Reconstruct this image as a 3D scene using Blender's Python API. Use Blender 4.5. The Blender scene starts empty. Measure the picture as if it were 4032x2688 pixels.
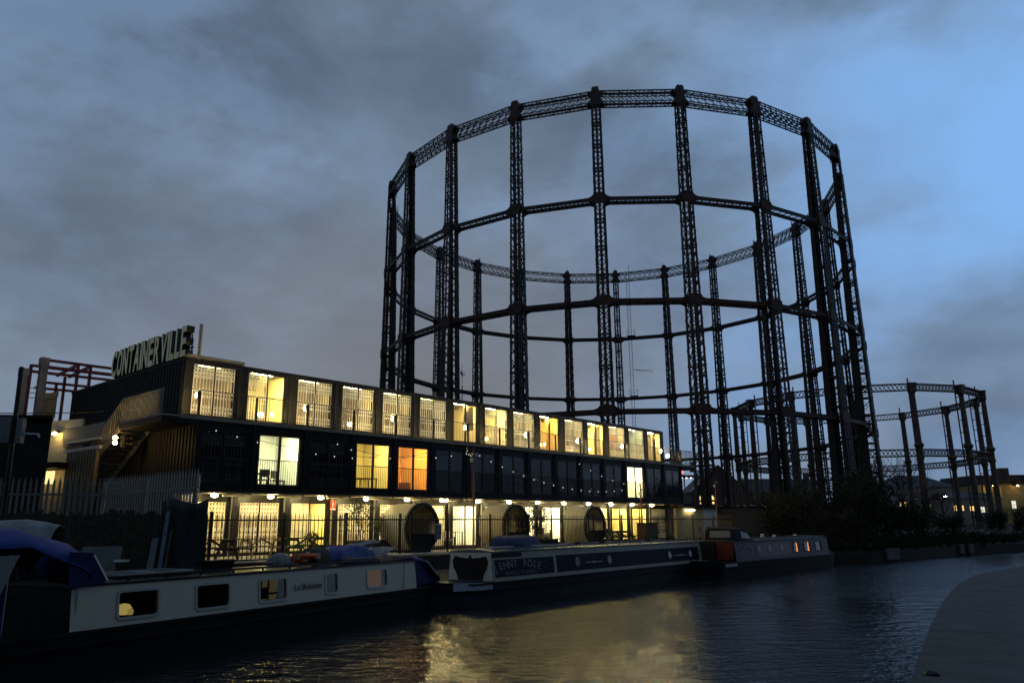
import bpy, math, random
from mathutils import Vector, Matrix
random.seed(7)
R = math.radians
scene = bpy.context.scene
C = scene.collection

# ------------------------------------------------------------------ camera
cam_data = bpy.data.cameras.new("camera")
cam_data.sensor_width = 36.0
cam_data.lens = 36.0 * 3062.69 / 4032.0
cam_data.clip_start = 0.05
cam_data.clip_end = 5000
cam = bpy.data.objects.new("camera", cam_data)
C.objects.link(cam)
cam.matrix_world = (Matrix.Translation((0, 0, 2.5)) @ Matrix.Rotation(math.pi / 2 + 0.2326, 4, 'X')
                    @ Matrix.Rotation(-0.0107, 4, 'Z'))
scene.camera = cam

# ------------------------------------------------------------------ sky (dusk, broken cloud)
SUN_EL, SUN_AZ = R(1.5), R(62)          # the last glow stands to the right of the view (azimuth clockwise from +Y)
world = bpy.data.worlds.new("World")
scene.world = world
world.use_nodes = True
wn, wl = world.node_tree.nodes, world.node_tree.links
wn.clear()
def N(t, **kw):
    n = wn.new(t)
    for k, v in kw.items():
        setattr(n, k, v)
    return n
def mth(op, a, b=None, clamp=False):
    n = N('ShaderNodeMath', operation=op, use_clamp=clamp)
    for i, v in enumerate((a, b)):
        if v is None:
            continue
        if isinstance(v, (int, float)):
            n.inputs[i].default_value = v
        else:
            wl.new(v, n.inputs[i])
    return n.outputs[0]
def mixc(f, a, b, blend='MIX'):
    n = N('ShaderNodeMix', data_type='RGBA', blend_type=blend)
    for s, v in ((0, f), (6, a), (7, b)):
        if isinstance(v, (int, float)):
            n.inputs[s].default_value = v
        elif isinstance(v, tuple):
            n.inputs[s].default_value = (*v, 1)
        else:
            wl.new(v, n.inputs[s])
    return n.outputs[2]
def ramp(f, lo, hi):
    n = N('ShaderNodeMapRange', interpolation_type='SMOOTHSTEP')
    n.inputs[1].default_value, n.inputs[2].default_value = lo, hi
    wl.new(f, n.inputs[0])
    return n.outputs[0]
tc = N('ShaderNodeTexCoord')
sep = N('ShaderNodeSeparateXYZ')
wl.new(tc.outputs['Generated'], sep.inputs[0])
dx, dy, dz = sep.outputs
mapn = N('ShaderNodeMapping')
mapn.inputs['Rotation'].default_value = (R(8), R(-33), R(12))
mapn.inputs['Scale'].default_value = (1.0, 1.0, 1.9)
wl.new(tc.outputs['Generated'], mapn.inputs[0])
def noise(scale, detail, rough, dist=0.0, off=0.0):
    n = N('ShaderNodeTexNoise')
    m = N('ShaderNodeMapping')
    m.inputs['Location'].default_value = (off, off * 0.7, off * 1.3)
    wl.new(mapn.outputs[0], m.inputs[0])
    wl.new(m.outputs[0], n.inputs['Vector'])
    n.inputs['Scale'].default_value = scale
    n.inputs['Detail'].default_value = detail
    n.inputs['Roughness'].default_value = rough
    n.inputs['Distortion'].default_value = dist
    return n.outputs[0]
n1 = noise(2.1, 8, 0.53, 0.15, 2.2)
n2 = noise(3.6, 8, 0.56, 0.2, 8.4)
n3 = noise(11.0, 6, 0.62, 0.3, 1.7)
# clear twilight: the Nishita sky, sun on the horizon, tinted by the blue hour
sky = N('ShaderNodeTexSky', sky_type='NISHITA')
sky.sun_disc = False
sky.sun_elevation = SUN_EL
sky.sun_rotation = SUN_AZ
sky.air_density = 1.3
sky.dust_density = 0.4
sky.ozone_density = 3.5
clear = mixc(1.0, mixc(1.0, sky.outputs[0], (0.075, 0.085, 0.12), 'MULTIPLY'), (0.30, 0.42, 0.62), 'DARKEN')
glow = mth('ADD', mth('MULTIPLY', dx, math.sin(SUN_AZ)), mth('MULTIPLY', dy, math.cos(SUN_AZ)))   # towards the glow
side = mth('MULTIPLY', ramp(glow, 0.46, 0.92), mth('ADD', mth('MULTIPLY', ramp(dz, 0.04, 0.42), 0.55), 0.45))
blue = mixc(side, (0.148, 0.242, 0.405), (0.19, 0.385, 0.70))
clear = mixc(0.05, blue, clear)
low = ramp(dz, 0.52, 0.08)
away = mth('MULTIPLY', ramp(glow, 0.80, 0.25), ramp(dx, -0.62, -0.12))
warm = mth('MULTIPLY', low, away)
cloudc = mixc(low, (0.122, 0.165, 0.225), (0.165, 0.198, 0.25))       # blue grey, paler low down
cloudc = mixc(mth('MULTIPLY', side, 0.8), cloudc, (0.165, 0.270, 0.430))
thin = mixc(low, (0.185, 0.270, 0.400), (0.215, 0.262, 0.335))
thin = mixc(side, thin, (0.21, 0.40, 0.70))
wisp = mth('ADD', n2, mth('MULTIPLY', mth('SUBTRACT', n3, 0.5), 0.16))
cloudc = mixc(mth('MULTIPLY', ramp(wisp, 0.42, 0.64), 0.95), cloudc, thin)
mask = mth('SUBTRACT', n1, mth('MULTIPLY', side, 0.035))
mask = mth('ADD', mask, mth('MULTIPLY', mth('SUBTRACT', n3, 0.5), 0.08))
mask = ramp(mask, 0.28, 0.52)
skyc = mixc(mask, clear, cloudc)
dark = mixc(ramp(mth('ADD', n1, mth('MULTIPLY', mth('SUBTRACT', n2, 0.5), 0.4)), 0.40, 0.64), (1.16, 1.16, 1.15), (0.74, 0.75, 0.77))
skyc = mixc(1.0, skyc, dark, 'MULTIPLY')
below = ramp(dz, -0.02, 0.0)
skyc = mixc(1.0, skyc, (1.12, 1.15, 1.19), 'MULTIPLY')
skyc = mixc(mth('MULTIPLY', warm, 0.72), skyc, (0.188, 0.178, 0.166))      # the town's glow on the undersides
skyc = mixc(below, (0.05, 0.05, 0.05), skyc)
bg = N('ShaderNodeBackground')
bg.inputs['Strength'].default_value = 1.0
wl.new(skyc, bg.inputs[0])
wo = N('ShaderNodeOutputWorld')
wl.new(bg.outputs[0], wo.inputs[0])

# ------------------------------------------------------------------ the last light of the sun, far below strength
sun_data = bpy.data.lights.new("sun", 'SUN')
sun_data.energy = 0.025
sun_data.angle = R(25)
sun_data.color = (0.75, 0.87, 1.0)
sun = bpy.data.objects.new("sun", sun_data)
C.objects.link(sun)
sun.rotation_euler = Vector((-math.sin(SUN_AZ) * math.cos(R(8)), -math.cos(SUN_AZ) * math.cos(R(8)), -math.sin(R(8)))).to_track_quat('-Z', 'Y').to_euler()

vs = scene.view_settings
vs.view_transform = 'Standard'
vs.look = 'None'
vs.exposure = 0.0
vs.gamma = 1.0
vs.use_curve_mapping = False
cy = scene.cycles
cy.use_denoising = True
cy.use_light_tree = True
cy.max_bounces = 7
cy.diffuse_bounces = 3
cy.glossy_bounces = 4
cy.transmission_bounces = 4
cy.transparent_max_bounces = 16
cy.sample_clamp_indirect = 3.0
cy.caustics_reflective = False
cy.caustics_refractive = False

# ------------------------------------------------------------------ materials
MATS = {}
def mat(name, col, rough=0.6, metal=0.0, var=0.25, scale=6.0, bump=0.0, bscale=40.0, spec=0.22, col2=None, stretch=None):
    if name in MATS:
        return MATS[name]
    m = bpy.data.materials.new(name)
    m.use_nodes = True
    nt = m.node_tree
    p = nt.nodes['Principled BSDF']
    p.inputs['Roughness'].default_value = rough
    p.inputs['Metallic'].default_value = metal
    p.inputs['Specular IOR Level'].default_value = spec
    tcn = nt.nodes.new('ShaderNodeTexCoord')
    src = tcn.outputs['Object']
    if stretch:
        mp = nt.nodes.new('ShaderNodeMapping')
        mp.inputs['Scale'].default_value = stretch
        nt.links.new(src, mp.inputs[0])
        src = mp.outputs[0]
    nz = nt.nodes.new('ShaderNodeTexNoise')
    nz.inputs['Scale'].default_value = scale
    nz.inputs['Detail'].default_value = 6
    nz.inputs['Roughness'].default_value = 0.65
    nt.links.new(src, nz.inputs['Vector'])
    cr = nt.nodes.new('ShaderNodeValToRGB')
    a = tuple(c * (1 - var) for c in col)
    b = col2 if col2 else tuple(min(1, c * (1 + var)) for c in col)
    cr.color_ramp.elements[0].position = 0.32
    cr.color_ramp.elements[1].position = 0.70
    cr.color_ramp.elements[0].color = (*a, 1)
    cr.color_ramp.elements[1].color = (*b, 1)
    nt.links.new(nz.outputs[0], cr.inputs[0])
    nt.links.new(cr.outputs[0], p.inputs['Base Color'])
    if bump:
        nb = nt.nodes.new('ShaderNodeTexNoise')
        nb.inputs['Scale'].default_value = bscale
        nb.inputs['Detail'].default_value = 4
        nt.links.new(src, nb.inputs['Vector'])
        bp_ = nt.nodes.new('ShaderNodeBump')
        bp_.inputs['Strength'].default_value = bump
        bp_.inputs['Distance'].default_value = 0.02
        nt.links.new(nb.outputs[0], bp_.inputs['Height'])
        nt.links.new(bp_.outputs[0], p.inputs['Normal'])
    MATS[name] = m
    return m
def emis(name, col, strength):
    if name in MATS:
        return MATS[name]
    m = bpy.data.materials.new(name)
    m.use_nodes = True
    nt = m.node_tree
    nt.nodes.clear()
    e = nt.nodes.new('ShaderNodeEmission')
    e.inputs[0].default_value = (*col, 1)
    e.inputs[1].default_value = strength
    o = nt.nodes.new('ShaderNodeOutputMaterial')
    nt.links.new(e.outputs[0], o.inputs[0])
    MATS[name] = m
    return m
def glass(name, tint=(1, 1, 1), ior=1.5, rough=0.02, haze=0.0):
    if name in MATS:
        return MATS[name]
    m = bpy.data.materials.new(name)
    m.use_nodes = True
    nt = m.node_tree
    nt.nodes.clear()
    fr = nt.nodes.new('ShaderNodeFresnel')
    fr.inputs[0].default_value = ior
    tr = nt.nodes.new('ShaderNodeBsdfTransparent')
    tr.inputs[0].default_value = (*tint, 1)
    gl = nt.nodes.new('ShaderNodeBsdfGlossy')
    gl.inputs['Roughness'].default_value = rough
    mx = nt.nodes.new('ShaderNodeMixShader')
    nt.links.new(fr.outputs[0], mx.inputs[0])
    nt.links.new(tr.outputs[0], mx.inputs[1])
    nt.links.new(gl.outputs[0], mx.inputs[2])
    last = mx.outputs[0]
    if haze:
        df = nt.nodes.new('ShaderNodeBsdfDiffuse')
        df.inputs[0].default_value = (0.5, 0.5, 0.48, 1)
        m2 = nt.nodes.new('ShaderNodeMixShader')
        m2.inputs[0].default_value = haze
        nt.links.new(last, m2.inputs[1])
        nt.links.new(df.outputs[0], m2.inputs[2])
        last = m2.outputs[0]
    o = nt.nodes.new('ShaderNodeOutputMaterial')
    nt.links.new(last, o.inputs[0])
    MATS[name] = m
    return m

M_iron = mat('black_ironwork', (0.018, 0.015, 0.014), 0.55, 0.0, 0.4, 1.2, col2=(0.035, 0.022, 0.017))
M_rustlit = mat('rusty_lamplit_ironwork', (0.026, 0.014, 0.011), 0.6, 0.0, 0.4, 1.5, col2=(0.048, 0.021, 0.015))  # rust brown iron, with the reddish tone of lamplight put into its colour
M_iron2 = mat('brown_cast_iron', (0.035, 0.024, 0.018), 0.6, 0.0, 0.35, 1.0, col2=(0.09, 0.06, 0.045))
M_cont = mat('dark_container_paint', (0.009, 0.0088, 0.008), 0.6, 0.0, 0.3, 2.0, bump=0.15, bscale=14, spec=0.1)
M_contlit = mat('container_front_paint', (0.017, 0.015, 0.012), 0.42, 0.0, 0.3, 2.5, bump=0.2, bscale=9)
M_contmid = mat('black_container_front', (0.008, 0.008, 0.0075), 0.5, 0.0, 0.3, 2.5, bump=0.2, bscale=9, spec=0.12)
M_soffit = mat('grey_soffit', (0.12, 0.11, 0.095), 0.6, 0.0, 0.3, 1.5)
M_alu = mat('dark_door_frame', (0.025, 0.022, 0.02), 0.35, 0.3, 0.2)
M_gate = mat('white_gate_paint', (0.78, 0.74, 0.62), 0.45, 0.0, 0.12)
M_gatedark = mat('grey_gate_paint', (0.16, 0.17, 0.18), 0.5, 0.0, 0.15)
M_rail = mat('black_railing', (0.014, 0.013, 0.012), 0.4, 0.2, 0.2)
M_deck = mat('weathered_deck', (0.22, 0.19, 0.15), 0.7, 0.0, 0.3, 3.0)
M_glass = glass('window_glass')
M_boatglass = glass('boat_glass', (0.55, 0.55, 0.55))
M_text = mat('dark_vinyl', (0.03, 0.03, 0.03), 0.5)

# ------------------------------------------------------------------ mesh helpers
class MB:
    def __init__(s):
        s.v, s.f, s.m = [], [], []
    def quad(s, *pts, m=0):
        k = len(s.v)
        s.v += [tuple(p) for p in pts]
        s.f.append(tuple(range(k, k + len(pts))))
        s.m.append(m)
    def hexa(s, p, m=0):
        k = len(s.v)
        s.v += [tuple(q) for q in p]
        for f in ((0, 3, 2, 1), (4, 5, 6, 7), (0, 1, 5, 4), (1, 2, 6, 5), (2, 3, 7, 6), (3, 0, 4, 7)):
            s.f.append(tuple(k + i for i in f))
            s.m.append(m)
    def box(s, x0, x1, y0, y1, z0, z1, m=0):
        s.hexa([(x0, y0, z0), (x1, y0, z0), (x1, y1, z0), (x0, y1, z0), (x0, y0, z1), (x1, y0, z1), (x1, y1, z1), (x0, y1, z1)], m)
    def bar(s, p, q, w, h=None, up=(0, 0, 1), m=0):
        p, q = Vector(p), Vector(q)
        d = (q - p)
        if d.length < 1e-6:
            return
        d.normalize()
        u = Vector(up)
        a = d.cross(u)
        if a.length < 1e-4:
            a = d.cross(Vector((0, 1, 0)))
            if a.length < 1e-4:
                a = d.cross(Vector((1, 0, 0)))
        a.normalize()
        b = a.cross(d).normalized()
        h = h if h else w
        a *= w / 2
        b *= h / 2
        s.hexa([p - a - b, p + a - b, p + a + b, p - a + b, q - a - b, q + a - b, q + a + b, q - a + b], m)
    def tube(s, p, q, r0, r1=None, n=8, m=0, cap=True):
        p, q = Vector(p), Vector(q)
        r1 = r0 if r1 is None else r1
        d = (q - p).normalized()
        a = d.cross(Vector((0, 0, 1)))
        if a.length < 1e-3:
            a = Vector((1, 0, 0))
        a.normalize()
        b = d.cross(a)
        k = len(s.v)
        for c, r in ((p, r0), (q, r1)):
            for i in range(n):
                t = 2 * math.pi * i / n
                s.v.append(tuple(c + a * (r * math.cos(t)) + b * (r * math.sin(t))))
        for i in range(n):
            j = (i + 1) % n
            s.f.append((k + i, k + j, k + n + j, k + n + i))
            s.m.append(m)
        if cap:
            s.f.append(tuple(k + i for i in range(n - 1, -1, -1)))
            s.f.append(tuple(k + n + i for i in range(n)))
            s.m += [m, m]
    def lathe(s, prof, c=(0, 0, 0), n=16, m=0):
        k = len(s.v)
        for r, z in prof:
            for i in range(n):
                t = 2 * math.pi * i / n
                s.v.append((c[0] + r * math.cos(t), c[1] + r * math.sin(t), c[2] + z))
        for a in range(len(prof) - 1):
            for i in range(n):
                j = (i + 1) % n
                s.f.append((k + a * n + i, k + a * n + j, k + (a + 1) * n + j, k + (a + 1) * n + i))
                s.m.append(m)
        s.f.append(tuple(k + i for i in range(n - 1, -1, -1)))
        s.f.append(tuple(k + (len(prof) - 1) * n + i for i in range(n)))
        s.m += [m, m]
    def loft(s, rings, m=0, closed=True, cap=True):
        k = len(s.v)
        n = len(rings[0])
        for r in rings:
            s.v += [tuple(p) for p in r]
        for a in range(len(rings) - 1):
            for i in range(n if closed else n - 1):
                j = (i + 1) % n
                s.f.append((k + a * n + i, k + a * n + j, k + (a + 1) * n + j, k + (a + 1) * n + i))
                s.m.append(m)
        if cap and closed:
            s.f.append(tuple(k + i for i in range(n - 1, -1, -1)))
            e = k + (len(rings) - 1) * n
            s.f.append(tuple(e + i for i in range(n)))
            s.m += [m, m]
    def wall(s, x0, x1, z0, z1, holes, y, t, m=0):
        """a wall in the XZ plane, face at y towards -y, thickness t, with rectangular holes (x0,x1,z0,z1)"""
        xs = sorted({x0, x1, *[h[0] for h in holes], *[h[1] for h in holes]})
        zs = sorted({z0, z1, *[h[2] for h in holes], *[h[3] for h in holes]})
        for i in range(len(xs) - 1):
            for j in range(len(zs) - 1):
                cx, cz = (xs[i] + xs[i + 1]) / 2, (zs[j] + zs[j + 1]) / 2
                if any(h[0] < cx < h[1] and h[2] < cz < h[3] for h in holes):
                    continue
                a, b, c, d = xs[i], xs[i + 1], zs[j], zs[j + 1]
                s.quad((a, y, c), (b, y, c), (b, y, d), (a, y, d), m=m)
                s.quad((b, y + t, c), (a, y + t, c), (a, y + t, d), (b, y + t, d), m=m)
        for a, b, c, d in list(holes):
            s.quad((a, y, c), (a, y, d), (a, y + t, d), (a, y + t, c), m=m)
            s.quad((b, y, d), (b, y, c), (b, y + t, c), (b, y + t, d), m=m)
            s.quad((a, y, d), (b, y, d), (b, y + t, d), (a, y + t, d), m=m)
            s.quad((b, y, c), (a, y, c), (a, y + t, c), (b, y + t, c), m=m)
        for a, b, c, d in [(x0, x1, z0, z1)]:
            s.quad((a, y, d), (a, y, c), (a, y + t, c), (a, y + t, d), m=m)
            s.quad((b, y, c), (b, y, d), (b, y + t, d), (b, y + t, c), m=m)
            s.quad((b, y, d), (a, y, d), (a, y + t, d), (b, y + t, d), m=m)
            s.quad((a, y, c), (b, y, c), (b, y + t, c), (a, y + t, c), m=m)
    def mesh(s, name, mats, smooth=False):
        me = bpy.data.meshes.new(name)
        me.from_pydata(s.v, [], s.f)
        for x in (mats if isinstance(mats, (list, tuple)) else [mats]):
            me.materials.append(x)
        me.polygons.foreach_set('material_index', s.m)
        if smooth:
            me.polygons.foreach_set('use_smooth', [True] * len(s.f))
        me.update()
        return me
    def obj(s, name, mats, parent=None, loc=(0, 0, 0), rotz=0.0, smooth=False):
        return link(name, s.mesh(name, mats, smooth), parent, loc, rotz)

def link(name, data, parent=None, loc=(0, 0, 0), rotz=0.0):
    o = bpy.data.objects.new(name, data)
    C.objects.link(o)
    o.location = loc
    o.rotation_euler = (0, 0, rotz)
    if parent:
        o.parent = parent
    return o
def tag(o, label, cat, group=None):
    o['label'] = label
    o['category'] = cat
    if group:
        o['group'] = group
    return o
def thing(name, label, cat, loc=(0, 0, 0), rotz=0.0, group=None):
    return tag(link(name, None, None, loc, rotz), label, cat, group)
def struct(o):
    o['kind'] = 'structure'
    return o
def stuff(o):
    o['kind'] = 'stuff'
    return o
def text_mesh(body, size, extrude=0.0, offset=0.0, align='LEFT'):
    cu = bpy.data.curves.new('txt', 'FONT')
    cu.body = body
    cu.size = size
    cu.extrude = extrude
    cu.offset = offset
    cu.align_x = align
    cu.resolution_u = 3
    ob = bpy.data.objects.new('txt', cu)
    C.objects.link(ob)
    dg = bpy.context.evaluated_depsgraph_get()
    me = bpy.data.meshes.new_from_object(ob.evaluated_get(dg))
    bpy.data.objects.remove(ob)
    return me
def text_part(name, body, size, m, parent, loc, face='-y', width=None, extrude=0.004, offset=0.0):
    """upright lettering reading along +x and facing -y"""
    me = text_mesh(body, size, extrude, offset)
    xs = [v.co.x for v in me.vertices]
    k = width / (max(xs) - min(xs)) if width else 1.0
    x0 = min(xs)
    for v in me.vertices:
        v.co = Vector(((v.co.x - x0) * k, -v.co.z, v.co.y))
    me.materials.clear()
    me.materials.append(m)
    o = link(name, me, parent, loc)
    return o

# the container building's own frame: x along its front, y away from the canal, z above the water
BX, BY, BA = -13.4436, 31.2999, 0.8469
def bp(s, dl, z=0.0):
    return Vector((BX + math.cos(BA) * s - math.sin(BA) * dl, BY + math.sin(BA) * s + math.cos(BA) * dl, z))
# ================================================================== the setting
def water_material():
    m = bpy.data.materials.new('canal_water')
    m.use_nodes = True
    nt = m.node_tree
    p = nt.nodes['Principled BSDF']
    p.inputs['Base Color'].default_value = (0.006, 0.008, 0.008, 1)
    p.inputs['Roughness'].default_value = 0.025
    p.inputs['IOR'].default_value = 1.33
    p.inputs['Specular IOR Level'].default_value = 0.28
    t = nt.nodes.new('ShaderNodeTexCoord')
    def nz(scale, sx, sy, det, rot):
        mp = nt.nodes.new('ShaderNodeMapping')
        mp.inputs['Scale'].default_value = (sx, sy, 1)
        mp.inputs['Rotation'].default_value = (0, 0, rot)
        nt.links.new(t.outputs['Object'], mp.inputs[0])
        n = nt.nodes.new('ShaderNodeTexNoise')
        n.inputs['Scale'].default_value = scale
        n.inputs['Detail'].default_value = det
        n.inputs['Roughness'].default_value = 0.55
        nt.links.new(mp.outputs[0], n.inputs['Vector'])
        return n.outputs[0]
    a = nz(5.2, 0.95, 1.35, 3, R(14))
    b = nz(1.1, 1.0, 1.8, 2, R(-25))
    c = nz(0.07, 1.0, 1.0, 3, 0)           # wind patches: ruffled here, calm there
    mr = nt.nodes.new('ShaderNodeMapRange')
    mr.inputs[1].default_value, mr.inputs[2].default_value = 0.40, 0.62
    mr.inputs[3].default_value, mr.inputs[4].default_value = 0.30, 1.0
    nt.links.new(c, mr.inputs[0])
    mu = nt.nodes.new('ShaderNodeMath'); mu.operation = 'MULTIPLY'
    nt.links.new(a, mu.inputs[0]); nt.links.new(mr.outputs[0], mu.inputs[1])
    mb = nt.nodes.new('ShaderNodeMath'); mb.operation = 'MULTIPLY'
    nt.links.new(b, mb.inputs[0]); mb.inputs[1].default_value = 0.9
    ad = nt.nodes.new('ShaderNodeMath'); ad.operation = 'ADD'
    nt.links.new(mu.outputs[0], ad.inputs[0]); nt.links.new(mb.outputs[0], ad.inputs[1])
    bu = nt.nodes.new('ShaderNodeBump')
    bu.inputs['Strength'].default_value = 1.0
    bu.inputs['Distance'].default_value = 0.062
    nt.links.new(ad.outputs[0], bu.inputs['Height'])
    nt.links.new(bu.outputs[0], p.inputs['Normal'])
    return m
w = MB()
w.quad((-150, -120, 0), (400, -120, 0), (400, 420, 0), (-150, 420, 0))
struct(w.obj('water', water_material()))

M_ground = mat('dark_earth', (0.020, 0.018, 0.013), 0.95, 0, 0.4, 1.2, 0.6, 5.0)
M_yard = mat('yard_concrete', (0.22, 0.205, 0.17), 0.75, 0, 0.25, 1.3, 0.3, 8.0)
M_path = mat('towpath_concrete', (0.050, 0.046, 0.037), 0.75, 0, 0.38, 2.3, 0.8, 26.0)
M_wallb = mat('canal_wall_brick', (0.018, 0.016, 0.013), 0.85, 0, 0.45, 2.0, 0.5, 9.0)

# far bank: retaining wall at the water, a rough bank, then level ground to the horizon
EDGE = [(-30, -22), (-20, -3), (-13.7, 8.7), (-10.1, 16.0), (-5.0, 25.7), (-2.5, 28.3), (7.2, 40.6), (17.2, 49.6), (22.5, 51.0),
        (27, 54.7), (33.5, 60.8), (41, 65.7), (60, 76), (100, 95), (330, 190)]
g = MB()
OFF = []
for i, (x, y) in enumerate(EDGE):
    a = Vector(EDGE[max(0, i - 1)]); b = Vector(EDGE[min(len(EDGE) - 1, i + 1)])
    t = (b - a).normalized()
    nn = Vector((-t.y, t.x))
    OFF.append((Vector((x, y)), Vector((x, y)) + nn * 1.4, Vector((x, y)) + nn * 3.6, nn))
for i in range(len(EDGE) - 1):
    (a0, a1, a2, an), (b0, b1, b2, bn) = OFF[i], OFF[i + 1]
    K = 4
    for k in range(K):
        u, v = k / K, (k + 1) / K
        def P(q0, q1, f, z): 
            p = q0.lerp(q1, f); return (p.x, p.y, z)
        g.quad(P(a0, b0, u, -0.6), P(a0, b0, v, -0.6), P(a0, b0, v, 0.62), P(a0, b0, u, 0.62), m=1)
        g.quad(P(a0, b0, u, 0.62), P(a0, b0, v, 0.62), P(a1, b1, v, 0.70), P(a1, b1, u, 0.70))
        g.quad(P(a1, b1, u, 0.70), P(a1, b1, v, 0.70), P(a2, b2, v, 0.80), P(a2, b2, u, 0.80))
        g.quad(P(a2, b2, u, 0.80), P(a2, b2, v, 0.80), P(a2, b2, v, 1.36), P(a2, b2, u, 1.36), m=1)
    fa = a2 + Vector((-1.0 + 1.6 * i / 14, 0.35 + 0.5 * i / 14)) * 2200
    fb = b2 + Vector((-1.0 + 1.6 * (i + 1) / 14, 0.35 + 0.5 * (i + 1) / 14)) * 2200
    g.quad((a2.x, a2.y, 1.36), (b2.x, b2.y, 1.36), (fb.x, fb.y, 1.36), (fa.x, fa.y, 1.36))
struct(g.obj('ground', [M_ground, M_wallb]))

# the yard in front of the containers
y_ = MB()
y_.box(-4.7, 46, -5.5, 0.0, 1.30, 1.40)
struct(y_.obj('yard_pavement', M_yard, None, (BX, BY, 0), BA))

# towpath on the near side, with its slabs
TOW = [(-12, -18), (-3, -4.2), (1.0, 3.1), (4.29, 9.06), (6.88, 13.6), (9.4, 17.9), (11.96, 22.0), (13.9, 24.9), (15.8, 27.3),
       (19.4, 30.9), (26, 36), (40, 44), (80, 60), (300, 140)]
def path_pts(step):
    out = []
    for i in range(len(TOW) - 1):
        a, b = Vector(TOW[i]), Vector(TOW[i + 1])
        n = max(1, int((b - a).length / step))
        out += [a.lerp(b, k / n) for k in range(n)]
    return out + [Vector(TOW[-1])]
g = MB()
for i in range(len(TOW) - 1):
    a, b = TOW[i], TOW[i + 1]
    g.quad((*b, -0.5), (*a, -0.5), (*a, 0.76), (*b, 0.76), m=1)
    g.quad((*a, 0.76), (a[0] + 640, a[1] - 480, 0.76), (b[0] + 640, b[1] - 480, 0.76), (*b, 0.76))
tow = struct(g.obj('towpath', [M_path, M_wallb]))
random.seed(3)
M_slab2 = mat('towpath_slab_worn', (0.046, 0.043, 0.035), 0.72, 0, 0.42, 1.7, 0.8, 30.0)
dist = 0.0
pts = path_pts(0.5)
acc = [0.0]
for a, b in zip(pts, pts[1:]):
    acc.append(acc[-1] + (b - a).length)
def along(q):
    for i in range(len(acc) - 1):
        if acc[i + 1] >= q:
            f = (q - acc[i]) / (acc[i + 1] - acc[i])
            p = pts[i].lerp(pts[i + 1], f)
            j0, j1 = max(0, i - 2), min(len(pts) - 1, i + 3)
            t = (pts[j1] - pts[j0]).normalized()
            return p, Vector((t.y, -t.x))
    return pts[-1], Vector((0.6, -0.8))
q = 24.0
while q < 62:
    L = random.choice((2.6, 3.0, 3.3))
    lo = 0.0
    for wdt in (2.1, 2.1, 2.1):
        c = []
        for qq, ww in ((q + 0.006, lo), (q + L - 0.006, lo), (q + L - 0.006, lo + wdt - 0.012), (q + 0.006, lo + wdt - 0.012)):
            p, nn = along(qq)
            c.append(p + nn * (ww + (0.0 if lo else -0.03)))
        h = 0.80 + random.uniform(-0.004, 0.004)
        s_ = MB()
        s_.hexa([(*c[0], 0.70), (*c[3], 0.70), (*c[2], 0.70), (*c[1], 0.70), (*c[0], h), (*c[3], h), (*c[2], h), (*c[1], h)])
        s_.obj('paving_slab', random.choice((M_path, M_slab2)), tow)
        lo += wdt
    q += L
# a low mooring bollard, worn almost flush, at the towpath edge
mo = MB()
mo.lathe([(0.085, 0), (0.08, 0.02), (0.05, 0.045), (0.02, 0.055)], n=14)
tag(mo.obj('mooring_stud', M_iron, None, (4.74, 9.5, 0.80), smooth=True), 'small black iron mooring stud at the edge of the towpath', 'mooring stud')

# ================================================================== the container building
bld = thing('container_building', 'long three storey block of dark shipping containers with rows of lit glazed doors', 'building', (BX, BY, 0), BA)
UP_Z, UP_H = 6.78, 2.60
MI_Z, MI_H, MI_D = 3.95, 2.83, -1.42
GR_Z, GR_H = 1.40, 2.55
PW = 2.5

def shell(name, H, x0, x1, z0, z1, m, seed):
    s = MB()
    s.wall(0.0, PW, 0.0, H, [(x0 - 0.05, x1 + 0.05, z0 - 0.05, z1 + 0.05)], 0.0, 0.10)
    for a, b in ((0.0, 0.10), (PW - 0.10, PW)):
        s.box(a + 0.004, b - 0.004, -0.05, 0.0, 0.0, H)
    s.box(0.10, PW - 0.10, -0.045, 0.0, H - 0.14, H - 0.004)
    s.box(0.10, PW - 0.10, -0.045, 0.0, 0.004, 0.13)
    for a, b in ((0.125, x0 - 0.06), (x1 + 0.06, PW - 0.11)):
        k = a
        while k + 0.05 < b:
            s.box(k, k + 0.05, -0.028, 0.0, 0.14, H - 0.15)
            k += 0.105
    for cx in (0.0, PW - 0.16):
        for cz in (0.0, H - 0.12):
            s.box(cx + 0.006, cx + 0.154, -0.06, -0.004, cz + 0.006, cz + 0.114)
    return s.mesh(name, m)
def frame_mesh(x0, xm0, xm1, x1, z0, z1):
    s = MB()
    y0, y1 = 0.02, 0.07
    s.box(x0 - 0.05, x0, y0, y1, z0 - 0.05, z1 + 0.05)
    s.box(x1, x1 + 0.05, y0, y1, z0 - 0.05, z1 + 0.05)
    s.box(xm0, xm1, y0 - 0.01, y1, z0, z1)
    s.box(x0, x1, y0, y1, z1, z1 + 0.05)
    s.box(x0, x1, y0, y1, z0 - 0.05, z0)
    return s.mesh('window_frame', M_alu)
def pane_mesh(x0, x1, z0, z1):
    s = MB()
    s.quad((x0, 0.045, z0), (x1, 0.045, z0), (x1, 0.045, z1), (x0, 0.045, z1))
    return s.mesh('window_pane', M_glass)
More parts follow.
